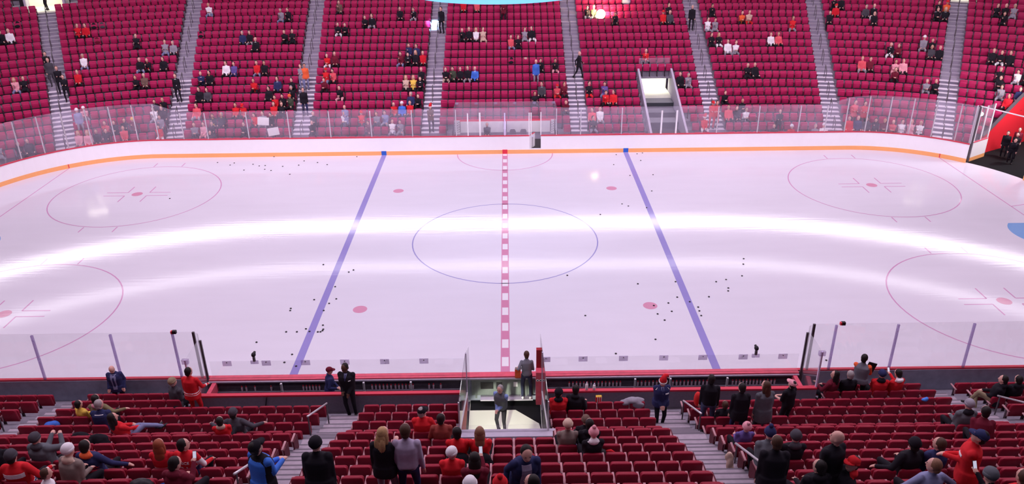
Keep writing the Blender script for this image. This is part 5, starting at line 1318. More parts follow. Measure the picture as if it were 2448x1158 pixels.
def front_panel(o,fr,pts,mt,name,off=.008):
    """flat garment detail laid on the chest: polygon points (x,z) in torso space, projected on the body"""
    b=o.data; tree=BVHTree.FromPolygons([v.co for v in b.vertices],[tuple(p.vertices) for p in b.polygons])
    bm=bmesh.new(); vs=[bm.verts.new((x,z,0)) for x,z in pts]; bm.faces.new(vs); bmesh.ops.triangulate(bm,faces=bm.faces); bmesh.ops.subdivide_edges(bm,edges=bm.edges,cuts=3,use_grid_fill=True)
    top=list(bm.verts)
    for v in bm.verts:
        x,z=v.co.x,v.co.y; p=fr['T'](x,.7,z); h=tree.ray_cast(p,-fr['fw']); q=h[0] if h[0] is not None else fr['T'](x,.12,z); v.co=q+fr['fw']*off
    r=bmesh.ops.extrude_face_region(bm,geom=list(bm.faces)); 
    for v in [g for g in r['geom'] if isinstance(g,bmesh.types.BMVert)]: v.co+=fr['fw']*-.02
    bmesh.ops.recalc_face_normals(bm,faces=bm.faces); me=bpy.data.meshes.new(name); bm.to_mesh(me); bm.free(); me.materials.append(mt); return link(name,me,o)
def tw_jersey(c,idx,lab,fr):
    h=(c-np.array(fr['pel']))@np.array(fr['up']); t=(lab=='top'); idx[t&(h>.015)&(h<.075)]=5; idx[t&(h>.03)&(h<.06)]=4
    for k in ('L','R'):
        wr=np.array(fr['hands'][k][0]); d=np.linalg.norm(c-wr,axis=1); f=(lab=='fore'); idx[f&(d>.07)&(d<.13)]=5
def tw_sleeve(c,idx,lab,fr): idx[(lab=='sleeve')|(lab=='fore')]=4
def tw_blue(c,idx,lab,fr):
    r=np.array(fr['rt']); x=(c-np.array(fr['pel']))@r; h=(c-np.array(fr['pel']))@np.array(fr['up']); y=(c-np.array(fr['pel']))@np.array(fr['fw'])
    idx[(lab=='top')&(x>.10)&(y>-.08)]=4; idx[(lab=='top')&(x<-.13)]=4; idx[(lab=='sleeve')&(x>.0)&(h<.40)&(y<.02)]=4; idx[(lab=='top')&(h>.46)]=4
def tw_shawl(c,idx,lab,fr):
    h=(c-np.array(fr['pel']))@np.array(fr['up']); idx[((lab=='top')|(lab=='sleeve'))&(h>.42)]=4
def tw_whiteback(c,idx,lab,fr):
    h=(c-np.array(fr['pel']))@np.array(fr['up']); idx[(lab=='top')&(h<.20)]=4; idx[(lab=='sleeve')&(h<.36)]=5; idx[(lab=='top')&(h>.20)&(h<.24)]=5
MT=lambda c:cmat('cloth',c)
def nperson(label,x,y,z,yaw,P,top,pants,head,hc,vox=.017,extra='black',sc=1.0,face=False,skin='fair',hc2=None,group='spectators in the near stand'):
    me,fr=build_person_mesh(P,vox); o=bpy.data.objects.new('person',me); COL.objects.link(o); o.location=(x,y,z); o.rotation_euler=(0,0,yaw); o.scale=(sc,)*3
    tag(o,label,'person',group); put_mats(o,[cmat('skin',skin),MT(top),MT(pants),M_SHOE,MT(extra),MT('white')])
    if head in('hair','long','tail'): add_gear(o,head,fr,cmat('hair',hc))
    elif head:
        add_gear(o,head,fr,MT(hc),MT(hc2) if hc2 else None)
        if head in('cap','beanie','pom') and P.get('hairunder'): add_gear(o,'long' if P['hairunder'][0]=='long' else 'hair',fr,cmat('hair',P['hairunder'][1]))
    if face: add_face(o,fr)
    return o,fr
def seated(label,r,x,yaw,P,top,head,hc,**k):
    r0=r; r=min(14,r+1); k['sc']=k.get('sc',1.0)*1.16; x=.209+(x-.209)*(NEAR[r][0]+35.76)/(NEAR[r0][0]+35.76); x=seat_x(r,x,True); P=dict(P); P['sit']=True; P['bulk']=P.get('bulk',1.1)+.06; P.setdefault('hem',.1); P.setdefault('bulk',1.1)
    y=NEAR[r][0]+.25; return nperson(label,x,y,NEAR[r][1]-.86,yaw,P,top,k.pop('pants','black'),head,hc,**k)
def standing(label,r,x,yaw,P,top,pants,head,hc,dy=.5,**k):
    r0=r; r=min(14,r+1); k['sc']=k.get('sc',1.0)*1.14; x=.209+(x-.209)*(NEAR[r][0]+35.76)/(NEAR[r0][0]+35.76); P=dict(P); P.setdefault('hem',.14); P['bulk']=P.get('bulk',1.08)+.10; return nperson(label,x,NEAR[r][0]+dy,(NEAR[r][1]-.86) if r>0 else .19,yaw,P,top,pants,head,hc,**k)
LAP={}; PHONE=dict(handL=(-.10,.30,.14),handR=(.10,.33,.40),nod=.25)
def phone(ofr,label,mt=None):
    o_,f_=ofr; wr,d,sd=f_['hands']['R']; q=Matrix.Rotation(o_.rotation_euler.z,3,'Z')@(wr+d*.085+V3(0,.02,.05))*o_.scale.x+o_.location; x,y,z=q
    if True: pass
    def _n(): pass
    mb=MB(); mb.box((0,0,0),(.075,.012,.15)); mb.box((0,-.0065,0),(.066,.003,.135),1); o=obj('phone',mb,[M_BLACK,mt or M_PHONE]); o.location=(x,y,z); o.rotation_euler=(-.5,0,.1); return tag(o,label,'phone')
M_PHONE=mat('lit_phone_screen',(.6,.62,.7),.3,emit=(.75,.8,1),estr=.55)
# ---- staff
o,fr=nperson('standing steward in dark navy jacket, striped tie and light shirt behind the boards',-13.0,-13.6,.19,PI+.15,dict(handL=(-.23,.10,-.02),handR=(.23,.10,-.02),hem=.16,bulk=1.36,nod=.35),'navy','black',None,None,.015,sc=1.05,face=True,group='arena staff')
front_panel(o,fr,[(-.09,.5),(.09,.5),(.07,.25),(.06,-.02),(-.06,-.02),(-.07,.25)],MT('greyblue'),'shirt_front'); front_panel(o,fr,[(-.02,.49),(.02,.49),(.032,.12),(0,.06),(-.032,.12)],MT('navy'),'tie',.014)
o,fr=nperson('large dark-skinned guard in black sweater with blue tie below the left bench wall',-4.93,-15.03,.92,PI-.1,dict(handL=(-.08,.22,-.02),handR=(.10,.20,.02),hem=.05,bulk=1.4,nod=.1,hyaw=-.35,footL=(-.14,.0,.09),footR=(.04,.06,.09)),'black','black','hair','dark',.013,sc=1.14,face=True,skin='dark',group='arena staff')
front_panel(o,fr,[(-.045,.53),(.045,.53),(.0,.36)],MT('greyblue'),'shirt_collar'); front_panel(o,fr,[(-.015,.5),(.015,.5),(.015,.38),(-.015,.38)],MT('navy'),'tie',.014); front_panel(o,fr,[(-.15,.36),(-.09,.35),(-.09,.365),(-.15,.378)],M_WPOST,'name_badge',.014)
o,fr=nperson('guard in navy uniform wearing a red and white santa hat on the stairs',4.68,-16.3,1.285,PI+.05,dict(handL=(-.05,.20,-.02),handR=(.05,.20,-.02),hem=.12,bulk=1.36,nod=.3,footL=(-.10,-.02,.09),footR=(.08,.1,.09)),'navy','black','santa','red',.013,sc=1.07,face=True,group='arena staff')
front_panel(o,fr,[(-.05,.52),(.05,.52),(.0,.34)],MT('greyblue'),'shirt_collar'); front_panel(o,fr,[(-.02,.5),(.02,.5),(.02,.38),(-.02,.38)],MT('navy'),'tie',.014)
front_panel(o,fr,[(-.17,.34),(-.07,.34),(-.07,.37),(-.17,.37)],M_WPOST,'chest_patch',.014); 
for s in (-1,1): front_panel(o,fr,[(s*.14,.50),(s*.16,.49),(s*.20,.45),(s*.18,.45)],M_WPOST,'shoulder_mark',.012)
o,fr=nperson('man in dark vest and light blue sleeves standing in the lit bench tunnel',-.12,-14.82,.0,PI-.45,dict(handL=(-.02,.22,.06),handR=(.04,.24,.06),hem=.05,bulk=1.3,hyaw=.0,nod=.15,tweak=tw_sleeve),'slate','black','hair','grey',.013,extra='steel',sc=1.07,face=True,group='arena staff')
put_mats(o,[cmat('skin','fair'),MT('slate'),MT('black'),M_SHOE,mat('light_blue_shirt',(.24,.34,.68),.8),MT('white')])
o,fr=nperson('man in grey t-shirt leaning over the boards at the tunnel gate',.74,-13.36,.275,.0,dict(handL=(-.30,.12,.20),handR=(.20,.26,.02),lean=.18,sleeve='short',hem=.04,bulk=1.05,nod=.1,footL=(-.14,-.02,.09),footR=(.12,-.02,.09)),'slate','steel','hair','brown',.013,sc=1.03,group='arena staff')
put_mats(o,[cmat('skin','fair'),mat('heather_tshirt',(.20,.21,.25),.8),mat('dark_jeans',(.03,.035,.08),.8),M_WPOST,MT('white'),MT('white')])
mb=MB(); mb.box((0,0,0),(.20,.08,.34)); mb.box((.02,0,.22),(.22,.09,.10),1); e=obj('towel_bundle',mb,[MT('orange'),M_WPOST]); e.location=(.44,-13.24,1.22); tag(e,'orange and white towel bundle tucked under the arm at the gate','towel')
o,fr=nperson('man in dark cap and navy top turned sideways in the left bench',-5.83,-13.9,.22,-1.2,dict(handL=(.22,.26,.14),handR=(.25,.2,.10),bulk=1.18,lean=.1,hem=.1),'navy','black','cap','maroon',.016,group='arena staff',face=True)
# ---- left block
seated('child in yellow top with dark hair beside the left stairs',2,-13.3,-.5,dict(h=.8,fingers=False),'yellow','hair','dark',sc=.86)
seated('person in olive-tan hooded jacket, arm stretched along the seat backs',2,-12.75,0,dict(handR=(.62,.02,.30),poleR=(0,-1,-.2),bulk=1.2,hood=True),'olive','hair','dark',extra='pink')
o,fr=seated('white-haired man in navy jersey with white shoulder leaning left',3,-11.85,.1,dict(hyaw=-.5,bulk=1.25,lean=.05,handR=(.2,.3,.1)),'navy','hair','grey',extra='white'); back_text(o,fr,'\u2014',.2,.45,MT('white'),'shoulder_mark')
seated('dark-haired person in red top reclining, jeans stretched along the row',4,-11.0,-.5,dict(lean=-.3,hyaw=-.2,footR=(.35,.75,.45),footL=(.2,.75,.42),bulk=1.1),'red','long','dark',pants='jeans')
o,fr=standing('fan in red jersey with white bands standing at the bench end glass',1,-10.2,-.1,dict(tweak=tw_jersey,bulk=1.12,handR=(.3,.3,.1),hyaw=-.4),'red','red','hair','dark',extra='red')
seated('grey-hatted person slumped in the front row by the bench end',0,-10.95,-.6,dict(lean=.1,bulk=1.2,nod=-.3,hairunder=('hair','grey')),'dkgrey','beanie','tan')
seated('person with beige hood and red jacket, low behind the seats',5,-8.0,.2,dict(hood=True,lean=-.2,nod=-.2,bulk=1.05),'red','hair','dark',extra='beige',sc=.9)
seated('person in dark grey coat and beanie, arms over the seat tops',4,-7.85,0,dict(handL=(-.6,.05,.30),handR=(.6,.05,.30),poleL=(0,-1,0),poleR=(0,-1,0),bulk=1.25,hairunder=('hair','dark')),'dkgrey','beanie','dkgrey')
o,fr=seated('person in dark jacket and grey beanie raising hands to take a picture',8,-11.35,-.15,dict(handL=(.0,.32,.46),handR=(.18,.34,.46),bulk=1.35,nod=-.1,hood=True),'slate','beanie','dkgrey',extra='dkgrey')
seated('person in black leaning in at the left edge of the frame',9,-11.9,0,dict(lean=.2,bulk=1.25,nod=-.2),'black','hair','dark')
seated('person in camouflage hooded jacket and white beanie leaning on seat',10,-9.65,-.35,dict(bulk=1.3,hood=True,lean=.15,nod=-.1),'camo','beanie','white',extra='beige')
seated('child with dark hair in black and white coat, front of jersey man',11,-9.3,-.9,dict(h=.8,fingers=False,bulk=1.15,lean=.1,tweak=tw_shawl),'black','hair','brown',extra='white',sc=.8)
o,fr=seated('man in grey cap and red jersey with white nameplate, arms spread',10,-10.6,.1,dict(bulk=1.28,handL=(-.42,.2,.12),handR=(.44,.16,.20),tweak=tw_jersey),'red','hair','dark',extra='navy')
add_gear(o,'beanie',fr,MT('dkgrey')); front=None
cu=back_text(o,fr,'\u2588\u2588\u2588\u2588',.09,.34,MT('white'),'nameplate')
o,fr=seated('person in black jacket with red hood and red lettering, arm along seats',9,-9.5,-.1,dict(bulk=1.25,hood=True,handR=(.60,.1,.16),poleR=(0,-.6,-1)),'navy','hair','dark',extra='orange')
back_text(o,fr,'MONTREAL',.075,.27,MT('red'),'back_lettering'); back_text(o,fr,'CANADIENS',.07,.18,MT('red'),'back_lettering')
o,fr=seated('long brown-haired woman in navy, white and red number eleven jersey',9,-7.95,.0,dict(bulk=1.1,tweak=tw_whiteback),'jersey','long','red',extra='navy'); back_text(o,fr,'11',.22,.12,MT('white'),'jersey_number')
o,fr=seated('fan in red number thirty-one jersey with white lettering, looking right',9,-7.45,-.1,dict(bulk=1.18,hyaw=-.8,handR=(.3,.25,.1),tweak=lambda c,i,l,f:tw_whiteback(c,i,l,f)),'red','hair','dark',extra='navy',face=True)
back_text(o,fr,'PRICE',.085,.36,MT('white'),'name_lettering'); back_text(o,fr,'31',.20,.19,MT('white'),'jersey_number')
o_p=seated('dark-haired person in maroon coat looking at a bright phone',11,-6.55,-.2,dict(PHONE,hyaw=-.4,bulk=1.25,hood=True),'maroon','hair','dark',extra='maroon'); phone(o_p,'bright phone held by the maroon-coated person in the left block')
# ---- middle block
o,fr=standing('man in blue jacket with black side panels and black cap on the stairs',12,-4.75,-.55,dict(tweak=tw_blue,bulk=1.24,hem=.22,handL=(.0,.34,.18),handR=(.12,.34,.20),nod=-.35,hairunder=('hair','dark')),'blue','black','cap','black',vox=.013,dy=.4,face=True)
o.location.x=-4.42; put_mats(o,[cmat('skin','fair'),mat('bright_blue_jacket',(.05,.20,.78),.7),MT('black'),M_SHOE,MT('black'),MT('white')])
o,fr=standing('man in black hooded coat, black beanie with red crown, seen from behind',12,-3.62,.0,dict(bulk=1.32,hem=.25,nod=-.05,hyaw=-.2),'black','black','beanie','black',vox=.015,dy=.42)
mb=MB(); mb.ell((0,-.012,.098),(.068,.082,.05),0,12,8); c=obj('red_crown',mb,MT('orange'),o,True); m4=fr['HR'].to_4x4(); m4.translation=fr['hc']; c.matrix_local=m4
o,fr=standing('woman with long wavy blonde hair, black jacket and grey trousers',11,-2.46,-.1,dict(bulk=1.08,hem=.16,hyaw=-.5,handR=(.16,.3,.3)),'black','grey','long','blonde',vox=.015,dy=.42)
mb=MB(); 
for i,(hx,hz) in enumerate(((-.06,-.25),(.0,-.32),(.06,-.24),(.03,-.36),(-.035,-.30))): mb.tube([(hx*.6,-.06,.0),(hx,-.10,hz*.5),(hx*1.2,-.105,hz),(hx,-.10,hz-.10)],[.04,.05,.042,.01],8)
c=obj('hair_locks',mb,cmat('hair','blonde'),o,True); m4=fr['HR'].to_4x4(); m4.translation=fr['hc']; c.matrix_local=m4
o,fr=standing('tall man in lilac-grey shirt and dark navy trousers with cropped hair',11,-1.98,.0,dict(bulk=1.12,hem=.03,handR=(.25,.05,-.10),hyaw=.05),'lilac','navy','hair','brown',vox=.013,dy=.42,sc=1.03)
mb=MB(); pts=[fr['T'](.168*math.cos(a),.132*math.sin(a),-.005) for a in [2*PI*i/20 for i in range(21)]]; mb.tube(pts,.018,6); obj('belt',mb,M_BLACK,o,True)
seated('man in red sweater and black visor cap looking right near the tunnel',5,-2.25,.0,dict(bulk=1.3,hyaw=-.6,handR=(.32,.2,.1),hairunder=('hair','grey')),'red','cap','black',pants='jeans',face=True)
seated('person in dark rust sweater beside the tunnel, short dark hair',6,-1.6,.0,dict(bulk=1.15,hyaw=-.3,handL=(-.26,.2,.06)),'rust','hair','dark')
o,fr=seated('short-haired fan in red jersey below the tunnel ledge, black coat behind',8,-1.1,.0,dict(bulk=1.1,hyaw=.2,tweak=tw_jersey),'red','hair','dark',extra='red')
o,fr=seated('long brown-haired fan in red jersey with white shoulder bands below the ledge',8,-.6,.0,dict(bulk=1.08,tweak=tw_jersey),'red','long','tanhair',extra='navy')
for s in (-1,1): front_panel(o,fr,[(s*.13,.5),(s*.17,.48),(s*.18,.42),(s*.14,.44)],M_WPOST,'shoulder_band')
seated('child in white beanie and bright red coat',10,-1.15,.0,dict(bulk=1.25,hyaw=-.7,fingers=False),'red','beanie','white',face=True,sc=.95)
o_p=seated('dark-haired person in maroon top holding up a white phone',11,-.62,.0,dict(PHONE,bulk=1.22,hood=True),'maroon','long','dark',extra='maroon'); phone(o_p,'white phone held up by the maroon person in the middle block')
seated('person in red coat and black collar near the tunnel, black cap',2,1.55,.0,dict(bulk=1.3,hyaw=-.7,hood=True,hairunder=('hair','dark')),'red','beanie','black',extra='black',face=True)
seated('person in black coat and hat, beside the red coat',2,2.02,-.3,dict(bulk=1.25,lean=.1,handR=(.22,.28,.2),hood=True),'black','hair','dark',extra='black')
seated('person in tan beanie and dark jacket, left of a huddled family',7,1.5,.0,dict(bulk=1.15,hyaw=-.2),'camo','beanie','beige',sc=.97)
seated('dark-haired person in black coat in the middle of the huddled family',7,1.95,.0,dict(bulk=1.2,hood=True),'black','hair','dark',extra='black',sc=.98)
seated('brown-headed person in dark coat in front of the huddled family',6,2.05,.0,dict(bulk=1.15,fingers=False),'black','beanie','brown',sc=.92)
seated('person in patterned pale beanie and dark coat, right of the huddled family',8,2.1,.1,dict(bulk=1.15,hood=True),'black','pom','pink',extra='white',sc=.95,hc2='white')
o,fr=standing('man in navy blazer and grey shirt bending forward, facing the camera',12,.42,PI+.2,dict(lean=.42,bulk=1.14,hem=.16,nod=.0,handL=(-.2,.25,-.1),handR=(.30,.12,-.05)),'navy','black','hair','dark',vox=.013,dy=.40,face=True,sc=1.04)
front_panel(o,fr,[(-.075,.5),(.075,.5),(.08,.25),(.08,.0),(-.08,.0),(-.08,.25)],MT('lilac'),'shirt_front')
seated('person in red and white knitted beanie at the lower edge of the frame',14,.24,.0,dict(bulk=1.1,nod=-.1),'navy','pom','red',hc2='white',sc=1.02)
seated('brown-haired person with red collar at the lower edge, head turned left',13,.8,.5,dict(bulk=1.1,hyaw=.6,hood=True),'black','hair','dark',extra='red',sc=1.02,face=True)
seated('person in pale striped beanie, only the top in the frame',14,-.25,.0,dict(bulk=1.05),'dkgrey','beanie','white')
# ---- right block
o,fr=standing('man in dark sweater and blue jeans standing by the right stairs',3,6.2,-.15,dict(bulk=1.15,hem=.06,hyaw=-.1),'black','jeans','hair','dark',dy=.45)
put_mats(o,[cmat('skin','fair'),MT('black'),mat('washed_jeans',(.07,.09,.18),.85),M_SHOE,MT('red'),MT('white')])
mb=MB(); mb.ell((0,0,0),(.11,.10,.26)); e=obj('red_bag',mb,mat('vivid_red_cloth',(.75,.03,.03),.7),None,True); e.location=(5.82,-16.15,2.22); tag(e,'vivid red jacket hanging beside the man in jeans','jacket')
seated('child with dark hair low in the seats beside the man in jeans',3,6.55,.0,dict(h=.8,fingers=False,bulk=1.2),'black','hair','brown',sc=.84)
standing('person in black coat with tied dark hair facing the bench',4,6.85,.0,dict(bulk=1.12,hem=.22,hyaw=.2),'black','navy','hair','dark',dy=.45,sc=.97)
standing('woman with long brown hair and grey coat facing the bench',4,7.55,.2,dict(bulk=1.15,hem=.3,hyaw=.5),'slate','dkgrey','long','brown',dy=.45)
standing('person in pink-orange cap and black sweater with sleeves pushed up',3,8.6,.5,dict(bulk=1.1,hem=.06,nod=-.35,handL=(-.16,.32,.12),handR=(-.02,.34,.10),sleeve='short',hairunder=('hair','dark')),'black','black','cap','pink',dy=.42,sc=.92)
seated('person in navy bobble hat with white band and dark grey coat',9,5.55,.0,dict(bulk=1.32,hyaw=-.2,lean=.05),'slate','pom','navy',hc2='white')
seated('person in dark hooded coat with pale cap top beside the bobble hat',9,6.1,.0,dict(bulk=1.15,hood=True,hyaw=-.3),'black','beanie','dkgrey',extra='dkgrey')
seated('child in pink and purple patterned beanie, head tucked low',7,6.1,.0,dict(h=.8,fingers=False,bulk=1.0,nod=-.3),'purple','pom','pink',sc=.9,hc2='purple')
standing('man in black jacket with cropped brown hair, back to the camera',12,5.37,-.1,dict(bulk=1.28,hem=.2),'black','black','hair','brown',vox=.015,dy=.36,sc=.97)
seated('dark-haired man in black jacket seated in front of the lower right rail',12,5.62,.2,dict(bulk=1.3,hyaw=.35,hood=True),'black','hair','dark',extra='black',face=True)
standing('bald man in black jacket looking down and left',12,6.55,.45,dict(bulk=1.18,hem=.2,hyaw=.5,nod=-.25),'black','black',None,None,vox=.015,dy=.42,face=True)
seated('person in red cap and red scarf with black jacket, face turned left',12,6.85,1.5,dict(bulk=1.2,nod=-.3,hyaw=.5,hood=True,hairunder=('hair','dark')),'black','cap','red',extra='red',face=True)
o,fr=standing('man in grey vest with red sleeves standing at the boards',0,12.0,-.45,dict(bulk=1.15,hem=.10,tweak=tw_sleeve,handL=(.05,.34,.24),handR=(.18,.36,.22),hyaw=-.3),'slate','black','hair','dark',extra='red',dy=.40,face=True)
put_mats(o,[cmat('skin','fair'),mat('heather_vest',(.16,.165,.20),.9),MT('black'),M_SHOE,MT('orange'),MT('white')])
mb=MB(); mb.box((0,0,0),(.30,.03,.40),0,Matrix.Rotation(.3,3,'Y')); e=obj('folder',mb,M_BLACK); e.location=(12.42,-13.28,1.28); tag(e,'black folder held by the man in the grey vest','folder')
seated('person in red jacket and navy beanie in the front row beside the vest man',0,12.65,-.2,dict(bulk=1.2,hood=True),'red','beanie','navy',extra='black')
o_p=seated('dark-haired person in red jacket with white hood holding a phone',0,13.3,.3,dict(PHONE,bulk=1.15,hood=True),'red','hair','dark',extra='white'); phone(o_p,'white phone held by the red jacket with white hood')
seated('dark-haired person in black leaning by the right bench end',0,10.95,.6,dict(bulk=1.15,hyaw=.6,handL=(-.25,.3,.3)),'maroon','long','dark',face=True)
seated('dark-clothed person with grey hair beyond the right bench end',0,11.5,.0,dict(bulk=1.1),'black','hair','grey')
seated('person in black hood with tan trousers, leg up in the right stairs',1,15.35,.9,dict(bulk=1.25,lean=-.15,hood=True,footL=(-.2,.55,.35),footR=(-.1,.35,.1)),'black','hair','dark',pants='tan',extra='black')
seated('person in black jacket alone in the front seats by the right stairs',1,15.9,.1,dict(bulk=1.2,hood=True),'black','hair','dark',extra='black')
seated('person in grey knit beanie and dark grey coat on the outer right seats',5,12.95,.0,dict(bulk=1.2,hood=True),'slate','beanie','grey',extra='black')
seated('person in dark red jacket bending low near the right handrail',7,12.4,-.3,dict(bulk=1.15,lean=.4,nod=-.3),'maroon','hair','dark')
seated('person in black sweater and dark cap, arm on the seat back',10,8.7,.2,dict(bulk=1.25,handL=(-.52,.1,.15),poleL=(0,-1,-.3),hyaw=-.4,hairunder=('hair','dark')),'black','beanie','black')
seated('brown-haired man in navy jacket beside the black sweater',10,9.25,.1,dict(bulk=1.2,hyaw=.5),'navy','hair','brown',face=True)
seated('man in blue-grey sweater, elbows spread over the seat backs',12,8.55,.1,dict(bulk=1.2,handL=(-.52,.12,.10),handR=(.50,.10,.10),poleL=(-.5,-1,.2),poleR=(.5,-1,.2),hyaw=.7),'greyblue','hair','tanhair',vox=.015,face=True)
o,fr=standing('man in bright red jersey and navy cap looking down, facing left',12,9.3,1.1,dict(bulk=1.2,hem=.18,nod=-.4,handL=(.02,.36,.16),handR=(.1,.34,.14),hairunder=('hair','dark')),'red','black','cap','navy',vox=.015,dy=.42,face=True)
front_panel(o,fr,[(-.14,.36),(.0,.36),(.0,.32),(-.14,.32)],M_WPOST,'chest_stripe')
seated('person in red jacket in the lower right corner, dark hair',13,9.62,.2,dict(bulk=1.2),'red','hair','brown')
o_p=seated('person in dark beanie holding a phone in the lower right corner',13,9.2,.1,dict(PHONE,bulk=1.1),'black','beanie','slate'); phone(o_p,'lit phone held in the lower right corner of the stand')
# ---- people in the open corner passage
for (x,y,l,tp,P,yw) in ((31.3,10.6,'person in black jacket standing in the open corner passage','black',dict(bulk=1.25,hem=.2,handL=(-.1,.3,.2),handR=(.1,.3,.2)),2.2),(30.75,9.95,'person in black with pale collar crouching forward in the corner passage','black',dict(bulk=1.2,lean=.5,hem=.2,nod=-.1),2.7),(32.0,11.6,'dark-clothed person with brown hair further back in the corner passage','maroon',dict(bulk=1.2,hem=.2),2.4),(31.0,11.1,'person in black helmet leaning on the red passage wall','black',dict(bulk=1.15,lean=.25,hem=.18),2.5)):
    nperson(l,x,y,.0,yw,P,tp,'black','hair','dark' if 'brown' not in l else 'brown',.024,group='people in the corner passage',face=True)
# ---- person in the penalty box, person in the concourse
nperson('person in grey coat sitting in the left penalty box',-1.15,14.35,.30,PI,dict(sit=True,fingers=False,bulk=1.15,hem=.1),'dkgrey','black','hair','grey',.024,group='spectators in the far stand')
x_,y_,_,_=bowl(-28.0,row_d(14)-.2); nperson('person in black standing in the lit opening above the left corner stairs',x_+.1,y_,row_floor(14)+.01,PI-.6,dict(fingers=False,hem=.16,bulk=1.1),'black','black','hair','dark',.03,group='spectators in the far stand')
# ---------------------------------------------------------------- coats, bags and other loose things
def lump(name,label,cat,x,y,z,ells,mt,vox=.028,mt2=None):
    mb=MB(); 
    for c,r in ells: mb.ell(c,r,0,12,8,Matrix.Rotation(random.uniform(-.3,.3),3,'Z'))
    me=mb.mesh(name,[mt]); o=bpy.data.objects.new(name,me); COL.objects.link(o); md=o.modifiers.new('r','REMESH'); md.mode='VOXEL'; md.voxel_size=vox; md.use_smooth_shade=True
    tx=bpy.data.textures.new('folds','CLOUDS'); tx.noise_scale=.16; dm=o.modifiers.new('d','DISPLACE'); dm.texture=tx; dm.strength=.05
    sm=o.modifiers.new('s','SMOOTH'); sm.iterations=2
    dg=bpy.context.evaluated_depsgraph_get(); dg.update(); m2=bpy.data.meshes.new_from_object(o.evaluated_get(dg),depsgraph=dg); o.modifiers.clear(); o.data=m2; m2.name=name
    m2.materials.clear(); m2.materials.append(mt); o.location=(x,y,z); return tag(o,label,cat)
COAT=[((0,.02,.84),(.27,.11,.10)),((0,-.08,.66),(.27,.07,.20)),((.03,.10,.70),(.22,.06,.16)),((-.2,-.06,.7),(.09,.08,.16)),((.22,-.06,.68),(.09,.08,.17))]
def coat(label,r,x,col,cat='coat',name='coat',sc=1): 
    x=seat_x(r,x); return lump(name,label,cat,x,NEAR[r][0],NEAR[r][1]-.86,[(tuple(q*sc if i!=2 else q for i,q in enumerate(c)),rr) for c,rr in COAT],MT(col))
coat('black coat over the seat back behind the reclining red top',6,-10.7,'black'); coat('black coat over the seat back behind the short-haired jersey fan',9,-1.1,'black'); coat('black coat over the seat back behind the long-haired jersey fan',9,-.6,'black')
coat('dark coat over the seat back below the navy jersey',5,-11.55,'black')
lump('blue_bag','bright blue bag on the aisle seat below the yellow child','bag',-13.45,-16.62,1.9,[((0,0,0),(.24,.16,.16)),((.1,0,.05),(.16,.12,.12))],MT('blue'))
lump('blue_bag','blue jacket over the seat backs behind the huddled family','jacket',1.75,-20.02,3.62,[((0,0,.02),(.40,.10,.12)),((.2,0,.0),(.22,.1,.12))],MT('royal'))
o=lump('backpack','black backpack with red straps hooked on the seat behind the family','bag',2.28,-20.86,4.02,[((0,0,.1),(.25,.16,.17)),((0,.02,.2),(.2,.12,.1))],M_BLACK)
mb=MB()
for s in (-1,1): mb.tube([(s*.16,.0,.22),(s*.27,-.02,.26),(s*.36,-.02,.20)],[.035,.04,.03],8)
obj('strap',mb,MT('red'),o,True)
lump('blue_bag','blue jacket on a seat at the lower edge, left block','jacket',-6.85,-23.05,5.36,[((0,0,.02),(.22,.12,.13)),((.1,.05,0),(.18,.1,.11))],MT('blue'))
o=lump('bag','black and white bag on a seat at the lower left edge','bag',-7.35,-23.1,5.38,[((0,0,.05),(.24,.15,.15)),((-.15,0,.02),(.16,.13,.14))],M_BLACK); 
mb=MB(); mb.ell((-.22,-.10,.05),(.09,.07,.10)); mb.ell((.18,-.12,.03),(.06,.05,.08)); obj('white_patch',mb,M_WPOST,o,True)
lump('blue_cloth','small crumpled blue cloth on a seat back near the right stairs','cloth',13.0,-15.72,1.76,[((0,0,0),(.12,.06,.06)),((.04,0,.04),(.07,.06,.05))],mat('sky_blue_cloth',(.08,.28,.85),.8))
lump('jacket','grey jacket thrown over two seats below the right bench wall','jacket',4.02,-15.62,1.72,[((0,.05,.05),(.34,.14,.09)),((-.3,0,.0),(.16,.1,.09)),((.1,-.05,-.05),(.22,.08,.13))],MT('grey'))
lump('tan_coat','pale tan coat sleeve over the aisle seat by the bobble hat','coat',5.22,-21.38,4.28,[((0,.05,.16),(.10,.07,.14)),((.02,.0,-.02),(.09,.07,.2)),((.07,-.08,-.15),(.06,.06,.14))],MT('beige'),.02)
lump('red_coat','dark red coat heap on a seat in the near right block','coat',7.35,-19.15,3.1,[((0,.1,.22),(.22,.14,.12)),((.05,.1,.3),(.14,.12,.09))],MT('maroon'))
e=thing('popcorn_box','red and white striped popcorn box behind the seats below the right bench','popcorn box',(2.93,-15.48,1.67)); mb=MB()
for i in range(6): a=-.09+.03*i; mb.lo_hi((a,-.06,0),(a+.03,.06,.19),i%2)
obj('carton',mb,[MT('red'),M_WPOST],e); mb=MB()
for i in range(10): mb.ell((-.07+.035*(i%5),-.03+.05*(i//5),.20),(.028,.028,.025),0,8,6)
pk=obj('popcorn',mb,MT('yellow'),e,True); pk['kind']='stuff'
